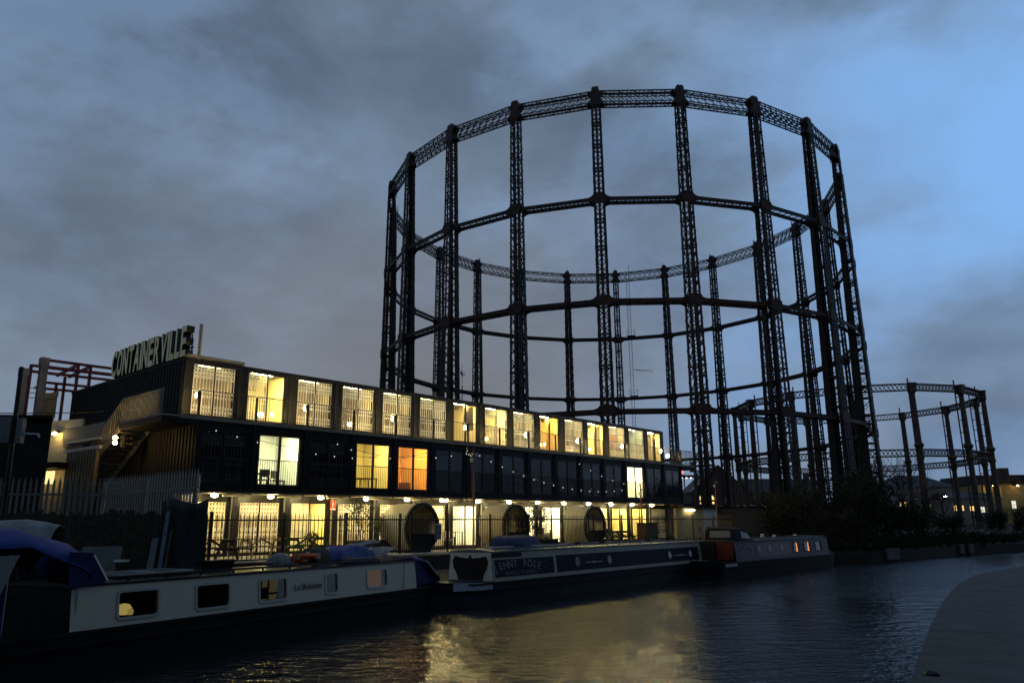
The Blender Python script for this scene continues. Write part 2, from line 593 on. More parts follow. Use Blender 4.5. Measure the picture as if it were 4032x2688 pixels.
def gate_mesh(wd, ht, m, fold=1.0):
    """concertina security gate: upright channels tied by diamonds in bands"""
    s = MB()
    n = 6
    for i in range(n + 1):
        x = wd * fold * i / n
        s.box(x - 0.017, x + 0.017, -0.012, 0.012, 0, ht)
    for f0, f1 in ((0.03, 0.27), (0.47, 0.57), (0.60, 0.66), (0.80, 0.97)):
        za, zb = ht * (1 - f1), ht * (1 - f0)
        st = max(1, int(round((zb - za) / 0.16)))
        for i in range(n):
            xa, xb = wd * fold * i / n, wd * fold * (i + 1) / n
            for k in range(st):
                q0, q1 = za + (zb - za) * k / st, za + (zb - za) * (k + 1) / st
                s.bar((xa, -0.016, q0), (xb, -0.016, q1), 0.030, 0.012, up=(0, 1, 0))
                s.bar((xa, 0.016, q1), (xb, 0.016, q0), 0.030, 0.012, up=(0, 1, 0))
    s.box(-0.01, wd + 0.01, -0.03, 0.03, -0.02, 0.0)
    s.box(-0.01, wd + 0.01, -0.03, 0.03, ht, ht + 0.02)
    return s.mesh('security_gate', m)
def room_mesh(H, m, depth=2.3):
    s = MB()
    a, b, f, k, z0, z1 = 0.05, PW - 0.05, 0.105, depth, 0.08, H - 0.10
    s.quad((a, k, z0), (b, k, z0), (b, k, z1), (a, k, z1))
    s.quad((a, f, z0), (a, k, z0), (a, k, z1), (a, f, z1))
    s.quad((b, k, z0), (b, f, z0), (b, f, z1), (b, k, z1))
    s.quad((a, f, z1), (a, k, z1), (b, k, z1), (b, f, z1))
    s.quad((a, k, z0), (a, f, z0), (b, f, z0), (b, k, z0), m=1)
    return s.mesh('room_lining', m)
M_floor = mat('room_floor', (0.20, 0.15, 0.10), 0.5)
def room_mat(c):
    return mat('room_wall_%d_%d_%d' % tuple(int(v * 100) for v in c), c, 0.8, 0, 0.06, 0.8)
def ceiling_lamp(parent, H, col, L, sx=0.5, sy=0.12, x=1.25, y=0.30):
    s = MB()
    s.box(x - sx, x + sx, y - sy, y + sy, H - 0.16, H - 0.125)
    key = 'ceiling_light_%d_%d_%d_%d' % (*[int(v * 100) for v in col], int(L))
    return s.obj('ceiling_lamp', emis(key, col, L), parent)

sh_up = shell('container', UP_H, 0.40, 2.16, 0.34, 2.38, M_contlit, 1)
sh_mi = shell('container', MI_H, 0.30, 2.18, 0.32, 2.34, M_contmid, 2)
sh_gr = shell('container', GR_H, 0.39, 2.19, 0.10, 2.17, M_contlit, 3)
fr_up, fr_mi, fr_gr = frame_mesh(0.40, 1.27, 1.36, 2.16, 0.34, 2.38), frame_mesh(0.30, 1.20, 1.30, 2.18, 0.32, 2.34), frame_mesh(0.39, 1.27, 1.35, 2.19, 0.10, 2.17)
pn = {'u': (pane_mesh(0.40, 1.27, 0.34, 2.38), pane_mesh(1.36, 2.16, 0.34, 2.38)),
      'm': (pane_mesh(0.30, 1.20, 0.32, 2.34), pane_mesh(1.30, 2.18, 0.32, 2.34)),
      'g': (pane_mesh(0.39, 1.27, 0.10, 2.17), pane_mesh(1.35, 2.19, 0.10, 2.17))}
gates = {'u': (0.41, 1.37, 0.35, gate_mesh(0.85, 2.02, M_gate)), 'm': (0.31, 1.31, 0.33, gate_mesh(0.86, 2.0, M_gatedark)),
         'g': (0.40, 1.36, 0.11, gate_mesh(0.84, 2.05, M_gate))}
def rail_mesh(x0, x1, h, step, z0=0.0):
    s = MB()
    s.box(x0, x1, -0.015, 0.015, z0 + h - 0.03, z0 + h)
    s.box(x0, x1, -0.012, 0.012, z0 + 0.05, z0 + 0.075)
    n = int((x1 - x0) / step)
    for i in range(n + 1):
        x = x0 + (x1 - x0) * i / n
        s.box(x - 0.007, x + 0.007, -0.007, 0.007, z0 + 0.06, z0 + h - 0.02)
    return s
jul = rail_mesh(0.20, 2.28, 1.08, 0.105, 0.26).mesh('balcony_railing', M_rail)

def unit(level, k, room=None, lamp=None, gate=None, rail=False, label=None):
    z0, dl, sh, fr, H = {'u': (UP_Z, 0, sh_up, fr_up, UP_H), 'm': (MI_Z, MI_D, sh_mi, fr_mi, MI_H), 'g': (GR_Z, 0, sh_gr, fr_gr, GR_H)}[level]
    c = link('container', sh, bld, (PW * k, dl, z0))
    if label:
        c['label'] = label
    link('window_frame', fr, c)
    for p in pn[level]:
        link('window_pane', p, c)
    room = room or (0.10, 0.10, 0.11)
    link('room_lining', room_mesh(H, [room_mat(room), M_floor]), c)
    if lamp:
        ceiling_lamp(c, H, lamp[0], lamp[1] * (4.0 if level == 'm' else 3.6 if (gate == 'both' and lamp[1] < 40) else 6.5))
    if gate:
        gx0, gx1, gz, gm = gates[level]
        if gate in ('both', 'left'):
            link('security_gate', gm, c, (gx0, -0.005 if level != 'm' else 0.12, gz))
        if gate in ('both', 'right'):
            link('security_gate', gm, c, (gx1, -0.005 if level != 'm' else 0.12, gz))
    if rail:
        link('balcony_railing', jul, c, (0, -0.09, 0))
    return c
YEL, CRM, WHT, ORG, GRN, PNK = (1.0, 0.80, 0.21), (1.0, 0.80, 0.30), (1.0, 0.90, 0.46), (1.0, 0.52, 0.10), (0.95, 1.0, 0.55), (1, .8, .6)
TAN, CREAM, WHITE = (0.42, 0.33, 0.19), (0.72, 0.62, 0.42), (0.78, 0.76, 0.68)
up_cfg = [
    (TAN, (CRM, 14), 'both'), (CREAM, (YEL, 50), 'left'), (TAN, (CRM, 16), 'both'), (TAN, (CRM, 20), 'both'), (TAN, (CRM, 13), 'both'),
    ((0.30, 0.27, 0.20), (CRM, 10), 'both'), (CREAM, (CRM, 26), None), (CREAM, (YEL, 52), 'both'), (TAN, (CRM, 17), 'both'), ((0.70, 0.5, 0.26), (YEL, 40), None),
    (TAN, (CRM, 15), 'both'), (CREAM, (YEL, 62), None), (TAN, (CRM, 22), 'both'), ((0.36, 0.42, 0.28), (GRN, 22), 'both'), (CREAM, (CRM, 24), None)]
up_units = [unit('u', k, r, l, g_) for k, (r, l, g_) in enumerate(up_cfg)]
mid_cfg = {0: (None, None, 'both'), 1: (WHITE, (GRN, 62), None), 2: ((0.2, 0.1, 0.07), None, 'both'), 3: (CREAM, (YEL, 50), None), 4: ((0.78, 0.55, 0.28), (ORG, 52), None),
           7: (None, None, 'both'), 8: (None, None, 'both'), 9: (None, None, 'left'), 12: (WHITE, (WHT, 120), None), 14: (None, None, 'both')}
mid_units = [unit('m', k, *mid_cfg.get(k, (None, None, None)), rail=True) for k in range(15)]
gr_cfg = [(TAN, (YEL, 26), 'both'), (TAN, (CRM, 26), 'both'), (CREAM, (YEL, 34), 'left'), (TAN, (CRM, 22), 'both'), (TAN, (CRM, 24), 'both'), (CREAM, (CRM, 34), 'right'),
          (WHITE, (WHT, 80), None), (WHITE, (WHT, 70), None), (WHITE, (WHT, 66), None), (WHITE, (WHT, 74), None), (CREAM, (WHT, 60), None), (CREAM, (YEL, 50), 'both'),
          (CREAM, (YEL, 50), None), (CREAM, (YEL, 48), None), ((0.25, 0.24, 0.2), None, 'both')]
gr_units = [unit('g', k, r, l, g_) for k, (r, l, g_) in enumerate(gr_cfg)]

# blinds in the two unlit units with a pinkish roller blind, and a warm one upstairs
M_pink = mat('pink_roller_blind', (0.34, 0.22, 0.24), 0.9, 0, 0.12)
for k in (11, 10):
    s = MB(); s.quad((0.31, 0.2, 0.36), (2.17, 0.2, 0.36), (2.17, 0.2, 2.32), (0.31, 0.2, 2.32))
    s.obj('roller_blind', M_pink if k == 11 else mat('grey_roller_blind', (0.2, 0.2, 0.21), 0.9), mid_units[k])
M_or = mat('orange_blind', (0.75, 0.42, 0.14), 0.9, 0, 0.1)
s = MB(); s.quad((1.37, 0.35, 0.36), (1.95, 0.35, 0.36), (1.95, 0.35, 2.36), (1.37, 0.35, 2.36))
s.obj('roller_blind', M_or, up_units[9])
for k, xa, xb in ((6, 1.37, 2.15), (14, 0.42, 1.2), (14, 1.37, 1.8), (11, 1.37, 2.15), (13, 1.6, 2.15)):
    s = MB(); s.quad((xa, 0.25, 0.36 if k != 6 else 1.0), (xb, 0.25, 0.36 if k != 6 else 1.0), (xb, 0.25, 2.36), (xa, 0.25, 2.36))
    s.obj('roller_blind', mat('cream_roller_blind', (0.62, 0.5, 0.3), 0.9, 0, 0.08), up_units[k])
# unit numbers on the first pane of each upper unit
for k in range(15):
    text_part('unit_number', str(31 + k), 0.34, M_text, up_units[k], (0.46, 0.036, 2.02), extrude=0.003, offset=0.004)
# a looped square mark under number 32, the square spiral on the orange poster
def mark(parent, pts, x, z, sc, w_, m, y=0.034):
    s = MB()
    for a, b in zip(pts, pts[1:]):
        dx_, dz_ = b[0] - a[0], b[1] - a[1]
        L = math.hypot(dx_, dz_); ex, ez = dx_ / L * w_ / 2, dz_ / L * w_ / 2
        s.bar((x + a[0] * sc - ex, y, z + a[1] * sc - ez), (x + b[0] * sc + ex, y, z + b[1] * sc + ez), w_, 0.004, up=(0, 1, 0))
    return s.obj('door_mark', m, parent)
mark(up_units[1], [(0.9, 0.1), (0.9, 0.62), (0.35, 0.62), (0.35, 0.3), (0.7, 0.3), (1.0, 0.0), (0.1, 0.0), (0, 0.1), (0, 0.9), (0.1, 1), (0.8, 1), (0.9, 0.85)], 0.46, 1.62, 0.30, 0.03, M_text)
s = MB(); s.box(0.46, 1.22, 0.028, 0.036, 0.98, 1.78)
s.obj('poster', mat('orange_poster', (0.85, 0.20, 0.02), 0.7, 0, 0.08), up_units[12])
mark(up_units[12], [(0.95, 1.0), (0.05, 1.0), (0.05, 0.0), (1.0, 0.0), (1.0, 0.68), (0.38, 0.68), (0.38, 0.34), (0.7, 0.34)], 0.62, 1.16, 0.44, 0.05, mat('red_print', (0.55, 0.08, 0.01), 0.7), 0.024)

# roof, core, side walls (corrugated), soffit
s = MB(); s.box(0.0, 37.5, 0.12, 12.1, UP_Z + UP_H + 0.003, UP_Z + UP_H + 0.05)
s.obj('roof', M_cont, bld)
s = MB()
s.box(0.02, 37.48, 2.45, 12.0, 1.3, UP_Z + UP_H)
s.box(0.02, 37.48, -1.30, 2.45, MI_Z + MI_H + 0.004, UP_Z - 0.004)
s.obj('inner_core', M_cont, bld)
def corrugated(x, y0, y1, z0, z1, sgn, m, name, parent, step=0.28, dep=0.036):
    s = MB()
    n = max(1, int((y1 - y0) / step))
    prev = None
    prof = []
    for i in range(n):
        a = y0 + (y1 - y0) * i / n; w_ = (y1 - y0) / n
        prof += [(a, 0), (a + w_ * 0.3, 0), (a + w_ * 0.45, dep), (a + w_ * 0.85, dep)]
    prof.append((y1, 0))
    for (a, da), (b, db) in zip(prof, prof[1:]):
        s.quad((x + sgn * da, a, z0), (x + sgn * db, b, z0), (x + sgn * db, b, z1), (x + sgn * da, a, z1))
    for z in (z0, z1 - 0.12):
        s.box(min(x, x + sgn * 0.06), max(x, x + sgn * 0.06), y0, y1, z + 0.002, z + 0.12)
    return s.obj(name, m, parent)
corrugated(-0.01, 0.0, 12.1, UP_Z, UP_Z + UP_H, -1, M_cont, 'side_wall', bld)
corrugated(-0.01, MI_D, 12.1, MI_Z, MI_Z + MI_H, -1, M_cont, 'side_wall', bld)
corrugated(-0.01, 0.0, 12.1, GR_Z, GR_Z + GR_H, -1, M_cont, 'side_wall', bld)
corrugated(37.51, 0.0, 12.1, UP_Z, UP_Z + UP_H, 1, M_cont, 'side_wall', bld)
corrugated(37.51, MI_D, 12.1, MI_Z, MI_Z + MI_H, 1, M_cont, 'side_wall', bld)
corrugated(37.51, 0.0, 12.1, GR_Z, GR_Z + GR_H, 1, M_cont, 'side_wall', bld)
s = MB(); s.box(0.0, 37.5, MI_D + 0.02, 0.0, MI_Z - 0.06, MI_Z - 0.006)
for i in range(16):
    s.box(2.5 * i - 0.05, 2.5 * i + 0.05, MI_D + 0.03, -0.02, MI_Z - 0.14, MI_Z - 0.062)
s.obj('soffit', M_soffit, bld)
# terrace deck on the middle containers, with its fascia channel
s = MB()
nb = 12
for i in range(nb):
    y0 = MI_D - 0.04 + i * 0.12
    s.box(-1.42, 39.4, y0 + 0.004, y0 + 0.112, UP_Z - 0.05 + 0.012, UP_Z + 0.012)
s.box(-1.42, 0.0, 0.02, 2.3, UP_Z - 0.04, UP_Z + 0.01)
s.obj('terrace_deck', M_deck, bld)
s = MB()
s.box(-0.75, 39.4, MI_D - 0.10, MI_D - 0.045, UP_Z - 0.10, UP_Z + 0.03)
s.obj('deck_fascia', mat('pale_fascia', (0.16, 0.14, 0.10), 0.6, 0, 0.25, 2.0), bld)
s = MB()
s.box(37.6, 39.4, MI_D - 0.09, 0.6, UP_Z - 0.30, UP_Z - 0.06)
s.obj('deck_beam', M_cont, bld)
s = MB()
s.box(-1.44, -0.03, MI_D - 0.09, 2.3, UP_Z - 0.28, UP_Z - 0.05)
s.obj('deck_beam', M_cont, bld)
rp = rail_mesh(0.03, 2.47, 1.08, 0.111, 0.02).mesh('railing', M_rail)
for i in range(15):
    link('railing', rp, bld, (2.5 * i, MI_D - 0.02, UP_Z))
s = rail_mesh(37.53, 39.38, 1.08, 0.111, 0.02); s.obj('railing', M_rail, bld, (0, MI_D - 0.02, UP_Z))
s = rail_mesh(-0.70, -0.03, 1.08, 0.111, 0.02); s.obj('railing', M_rail, bld, (0, MI_D - 0.02, UP_Z))
e = rail_mesh(0.0, 2.0, 1.08, 0.111, 0.02).obj('railing', M_rail, bld, (39.38, MI_D - 0.02, UP_Z)); e.rotation_euler = (0, 0, R(90))
M_siderail = mat('galvanised_railing', (0.16, 0.14, 0.11), 0.45, 0.4, 0.2)
e = rail_mesh(0.0, 3.7, 1.10, 0.105, 0.0).obj('railing', M_siderail, bld, (-1.40, MI_D, UP_Z - 0.1)); e.rotation_euler = (0, 0, R(90))
# railing posts, every second one carrying a lamp
M_lamp = emis('warm_bulkhead_light', (1.0, 0.76, 0.32), 430.0)
def bulb(name, x, y, z, rx, rz, m, parent, ry=None):
    s = MB()
    ry = ry or rx
    rings = []
    for a in range(1, 6):
        t = math.pi * a / 6
        rings.append([(x + rx * math.sin(t) * math.cos(u * math.pi / 4), y + ry * math.sin(t) * math.sin(u * math.pi / 4), z + rz * math.cos(t)) for u in range(8)])
    s.loft(rings)
    return s.obj(name, m, parent, smooth=True)
for i in range(16):
    s = MB(); s.box(2.5 * i - 0.035, 2.5 * i + 0.035, MI_D - 0.09, MI_D - 0.02, UP_Z - 0.35, UP_Z + 1.04)
    p_ = s.obj('railing_post', M_rail, bld)
    if i % 2 == 0:
        s = MB(); s.box(2.5 * i - 0.08, 2.5 * i + 0.08, MI_D - 0.02, MI_D + 0.05, UP_Z + 0.74, UP_Z + 1.0)
        l_ = s.obj('lamp', M_rail, bld)
        bulb('lamp_lens', 2.5 * i - 0.02, MI_D + 0.10, UP_Z + 0.87, 0.09, 0.12, M_lamp, l_)
s = MB(); s.box(38.4, 38.55, 0.3, 0.36, UP_Z + 0.7, UP_Z + 0.95)
l_ = s.obj('lamp', M_rail, bld); bulb('lamp_lens', 38.47, 0.22, UP_Z + 0.83, 0.10, 0.13, M_lamp, l_)
# globe lamps standing inside the odd upper units
M_globe = emis('globe_light', (1.0, 0.84, 0.45), 26.0)
for k in (1, 3, 7, 9, 11, 13):
    s = MB(); s.tube((0, 0, 0.09), (0, 0, 0.62), 0.015, n=6); s.tube((0, 0, 0.08), (0, 0, 0.11), 0.14, n=12)
    l_ = s.obj('globe_lamp', M_rail, up_units[k], (1.62 - (k - 1) * 0.03, 0.95, 0))
    bulb('globe', 0, 0, 0.74, 0.13, 0.13, M_globe, l_)
# lamps under the soffit in front of each ground floor unit
M_lampg = emis('soffit_light', (1.0, 0.80, 0.36), 430.0)
for k in range(15):
    if k == 14:
        continue
    x = 2.5 * (k + 0.44)
    s = MB(); s.box(x - 0.12, x + 0.12, -1.24, -1.06, MI_Z - 0.10, MI_Z - 0.06)
    l_ = s.obj('lamp', M_rail, bld)
    if k == 5:
        for ex in (-0.16, 0.16):
            bulb('lamp_lens', x + ex, -1.15, 3.80, 0.07, 0.07, M_lampg, l_)
    else:
        bulb('lamp_lens', x, -1.15, 3.80, 0.14, 0.075, M_lampg, l_, 0.09)
# strip lights / conduits along the soffit edge
for k in range(15):
    s = MB()
    s.bar((2.5 * k + 1.55, -0.95, 3.80), (2.5 * k + 2.45, -0.72, 3.84), 0.05)
    s.obj('conduit', mat('cream_conduit', (0.62, 0.55, 0.4), 0.5), bld)
# downpipes between ground floor units
for k in range(1, 15):
    s = MB(); s.tube((2.5 * k - 0.06, -0.10, 1.4), (2.5 * k - 0.06, -0.10, 3.88), 0.035, n=8)
    s.obj('downpipe', mat('grey_pipe', (0.2, 0.19, 0.17), 0.5), bld)
# parapet strip over the first unit
s = MB(); s.box(0.0, 2.6, -0.10, 0.3, UP_Z + UP_H + 0.052, UP_Z + UP_H + 0.17)
s.obj('parapet_flashing', mat('lit_flashing', (0.20, 0.175, 0.13), 0.5), bld)
# red fire-point sign
s = MB(); s.box(7.33, 7.63, -0.155, -0.14, 3.30, 3.74)
fs = s.obj('fire_sign', mat('red_sign', (0.62, 0.06, 0.02), 0.5, 0, 0.05), bld)
s = MB(); s.box(7.345, 7.615, -0.160, -0.156, 3.31, 3.38); s.obj('sign_strip', mat('white_sign', (0.75, 0.73, 0.68), 0.5), fs)
text_part('lettering', '1', 0.28, mat('white_sign', (0.75, 0.73, 0.68), 0.5), fs, (7.44, -0.160, 3.45), offset=0.012)

# left end: wrap-round stair, its lamp, lit container ends of the courtyard behind
stair = thing('external_stair', 'steel external staircase and lit bulkhead lamp on the left end of the container block', 'staircase', (BX, BY, 0), BA)
M_steel = mat('stair_steel', (0.10, 0.085, 0.06), 0.5, 0.2, 0.3)
for sd in (-1.38, -0.16):
    s = MB(); s.bar((sd, 2.3, UP_Z - 0.15), (sd, 6.9, MI_Z + 0.1), 0.05, 0.24, up=(0, 0.5, 0.8)); s.obj('stringer', M_steel, stair)
for i in range(14):
    f = i / 14
    s = MB(); s.box(-1.36, -0.18, 2.35 + 4.5 * f, 2.62 + 4.5 * f, UP_Z - 0.16 - 2.7 * f, UP_Z - 0.13 - 2.7 * f)
    s.obj('tread', M_steel, stair)
s = MB()
for i in range(26):
    f = i / 25
    s.box(-1.41, -1.39, 2.3 + 4.6 * f - 0.01, 2.3 + 4.6 * f + 0.01, UP_Z - 0.15 - 2.7 * f, UP_Z + 0.95 - 2.7 * f)
s.bar((-1.40, 2.3, UP_Z + 0.95), (-1.40, 6.9, UP_Z + 0.95 - 2.7), 0.04)
s.obj('handrail', M_siderail, stair)
for i in range(10):
    s = MB(); s.box(-1.36, -0.18, 2.6 - 0.28 * i, 2.88 - 0.28 * i, MI_Z + 0.4 - 0.25 * i, MI_Z + 0.43 - 0.25 * i); s.obj('tread', M_steel, stair)
s = MB(); s.box(-1.30, -1.14, 2.28, 2.34, 5.80, 6.30)
l_ = s.obj('lamp', M_rail, stair)
M_lamps = emis('stair_light', (1.0, 0.66, 0.22), 140.0)
bulb('lamp_lens', -1.62, 2.10, 6.14, 0.09, 0.08, M_lamps, l_); bulb('lamp_lens', -1.62, 2.08, 5.93, 0.09, 0.08, M_lamps, l_)

ce = thing('courtyard_containers', 'lit ribbed container end with pale beams behind the palisade fence', 'container', (BX, BY, 0), BA)
M_tanc = mat('tan_container', (0.11, 0.088, 0.045), 0.5, 0, 0.25, 2.0)
corrugated(-1.42, 4.0, 7.5, 1.4, 5.90, -1, M_tanc, 'ribbed_wall', ce, 0.30, 0.10)
s = MB(); s.bar((-1.45, 3.9, 5.92), (-1.45, 7.9, 5.98), 0.14); s.obj('beam', mat('pale_beam', (0.4, 0.36, 0.27), 0.5), ce)
s = MB(); s.bar((-1.45, 4.0, 6.30), (-1.45, 7.8, 6.36), 0.10); s.obj('beam', mat('pale_beam', (0.4, 0.36, 0.27), 0.5), ce)
s = MB(); s.hexa([(-1.40, 3.3, 6.2), (-1.36, 3.3, 6.2), (-1.36, 8.4, 6.2), (-1.40, 8.4, 6.2), (-1.40, 3.3, 6.98), (-1.36, 3.3, 6.98), (-1.36, 8.7, 7.03), (-1.40, 8.7, 7.03)])
s.obj('banner_panel', mat('tan_panel', (0.14, 0.12, 0.085), 0.7), ce)
# the red steel skeleton and concrete columns of the building behind
fr = thing('steel_skeleton', 'red painted steel frame with two concrete columns behind the container block', 'building frame', (BX, BY, 0), BA)
M_red = mat('red_oxide_steel', (0.16, 0.022, 0.014), 0.5, 0, 0.3, 1.5)
M_conc = mat('stained_concrete', (0.20, 0.175, 0.14), 0.85, 0, 0.35, 1.6, col2=(0.34, 0.24, 0.19))
def member(p, q, w_=0.13, nm='beam', m=None):
    s = MB(); s.bar(p, q, w_, w_); s.obj(nm, m or M_red, fr)
for x, t in ((-2.08, 10.43), (-1.22, 11.11)):
    s = MB(); s.box(x - 0.17, x + 0.17, 12.83, 13.17, 1.3, t); s.box(x - 0.2, x + 0.2, 12.8, 13.2, t - 0.35, t + 0.02); s.obj('concrete_column', M_conc, fr)
member((-1.05, 13, 11.04), (3.4, 13, 11.06)); member((-1.8, 13, 10.66), (-1.4, 13, 10.67)); member((-1.05, 13, 10.67), (3.4, 13, 10.73), 0.16); member((-1.9, 13, 10.36), (3.4, 13, 10.43))
for x, t in ((0.40, 11.02), (1.02, 11.0), (-1.79, 10.7)):
    member((x, 13, 8.0), (x, 13, t), nm='post')
member((-0.1, 17.0, 10.55), (3.0, 17.0, 10.6)); member((-0.2, 17.0, 10.2), (2.4, 17.0, 10.25))
for x, t in ((0.75, 10.6), (1.15, 11.0), (0.1, 10.2)):
    member((x, 17.0, 8.2), (x, 17.0, t), nm='post')
for x in (0.40, 1.02):
    member((x, 13.1, 11.02), (x + 0.3, 16.9, 11.0))
member((-1.0, 13.1, 9.5), (-0.3, 16.9, 10.2))
s = MB(); s.box(-1.1, -0.42, 12.95, 13.25, 8.1, 9.35); s.hexa([(-1.1, 12.9, 8.95), (-0.4, 12.9, 9.2), (-0.4, 13.3, 9.2), (-1.1, 13.3, 8.95), (-1.1, 12.9, 9.25), (-0.4, 12.9, 9.5), (-0.4, 13.3, 9.5), (-1.1, 13.3, 9.25)])
s.obj('boarding', mat('ochre_boarding', (0.32, 0.20, 0.09), 0.8), fr)
s = MB()
for q_ in range(3):
    s.box(-1.75, -1.3, 12.9, 12.93, 9.0 + 0.25 * q_, 9.03 + 0.25 * q_)
s.box(-1.4, -1.37, 12.9, 12.93, 8.5, 9.6); s.obj('guard_rail', M_rail, fr)
# lit landings of the courtyard seen past the end wall
ly = thing('courtyard_landing', 'brightly lit landing and doorway at the far left behind the fence', 'landing', (-20.9, 36.0, 0), R(-20))
s = MB(); s.box(-1.2, 1.2, 0, 0.12, 1.4, 7.5); s.obj('rear_wall', mat('cream_wall', (0.5, 0.42, 0.26), 0.7), ly)
s = MB(); s.box(-1.3, 1.3, -1.2, 0.0, 5.2, 5.45); s.obj('landing_slab', M_cont, ly)
s = MB(); s.box(-0.9, 0.5, -0.6, -0.52, 4.55, 5.12); s.obj('lit_door', emis('lit_door', (1.0, 0.74, 0.3), 1.3), ly)
s = MB(); s.box(-0.25, 0.0, -0.25, -0.1, 6.9, 7.0); l_ = s.obj('lamp', M_rail, ly)
bulb('lamp_lens', -0.1, -0.3, 6.85, 0.1, 0.08, emis('landing_light', (1.0, 0.74, 0.3), 60.0), l_)

# rooftop letters, standing along the left end of the roof and facing out
sg = thing('rooftop_sign', 'large cream rooftop letters reading CONTAINERVILLE along the end of the roof', 'sign', (BX, BY, 0), BA)
M_letter = mat('cream_letter_face', (0.80, 0.70, 0.38), 0.55, 0, 0.2, 2.0)
M_letside = mat('black_letter_side', (0.012, 0.012, 0.012), 0.5)
word = 'CONTAINERVILLE'
wd = {'I': 0.34, 'L': 0.80, 'E': 0.84, 'T': 0.90, 'A': 1.05, 'V': 1.05}
tot = sum(wd.get(c, 1.0) for c in word)
L_total, H_let = 7.45, 1.30
pos = 7.35
for c in word:
    w_ = wd.get(c, 1.0) / tot * L_total
    me = text_mesh(c, 1.0, 0.17, 0.030)
    xs = [v.co.x for v in me.vertices]; ys = [v.co.y for v in me.vertices]
    kx, kz = (w_ * 0.86) / (max(xs) - min(xs)), H_let / (max(ys) - min(ys))
    x0, y0 = min(xs), min(ys)
    for v in me.vertices:
        a = (v.co.x - x0) * kx
        zt = v.co.z
        v.co = Vector((0.08 - zt, pos - w_ * 0.07 - a, UP_Z + UP_H + 0.06 + (v.co.y - y0) * kz))
    me.materials.clear(); me.materials.append(M_letter); me.materials.append(M_letside)
    for pl in me.polygons:
        pl.material_index = 0 if abs(pl.normal.x) > 0.7 else 1
    link('letter', me, sg)
    pos -= w_
s = MB()
for q_ in range(8):
    s.bar((0.35, 0.2 + q_, UP_Z + UP_H), (0.28, 0.2 + q_, UP_Z + UP_H + 1.1), 0.05)
s.bar((0.29, 0.0, UP_Z + UP_H + 0.5), (0.29, 7.3, UP_Z + UP_H + 0.5), 0.05)
s.obj('sign_frame', M_letside, sg)
s = MB(); s.box(0.50, 0.60, -0.05, 0.05, UP_Z + UP_H, UP_Z + UP_H + 1.52); s.obj('end_post', mat('bare_timber', (0.30, 0.23, 0.16), 0.7), sg)
# rooftop aerial
an = thing('rooftop_aerial', 'thin rooftop mast with small round dish above the container block', 'aerial', tuple(bp(17.0, 1.0, UP_Z + UP_H + 0.05)), BA)
s = MB(); s.tube((0, 0, 0), (0, 0, 1.05), 0.03, n=8); s.tube((0, 0, 1.05), (0, 0, 2.35), 0.012, n=6); s.obj('mast', M_rail, an)
s = MB(); s.lathe([(0.02, -0.05), (0.12, -0.03), (0.17, 0.03), (0.165, 0.05), (0.02, 0.0)], n=16)
dd = s.obj('dish', mat('grey_dish', (0.10, 0.10, 0.10), 0.5), an, (-0.16, -0.1, 1.72)); dd.rotation_euler = (R(75), 0, R(30))
bulb('feed_horn', -0.05, -0.22, 1.70, 0.06, 0.06, mat('white_sign', (0.75, 0.73, 0.68), 0.5), an)
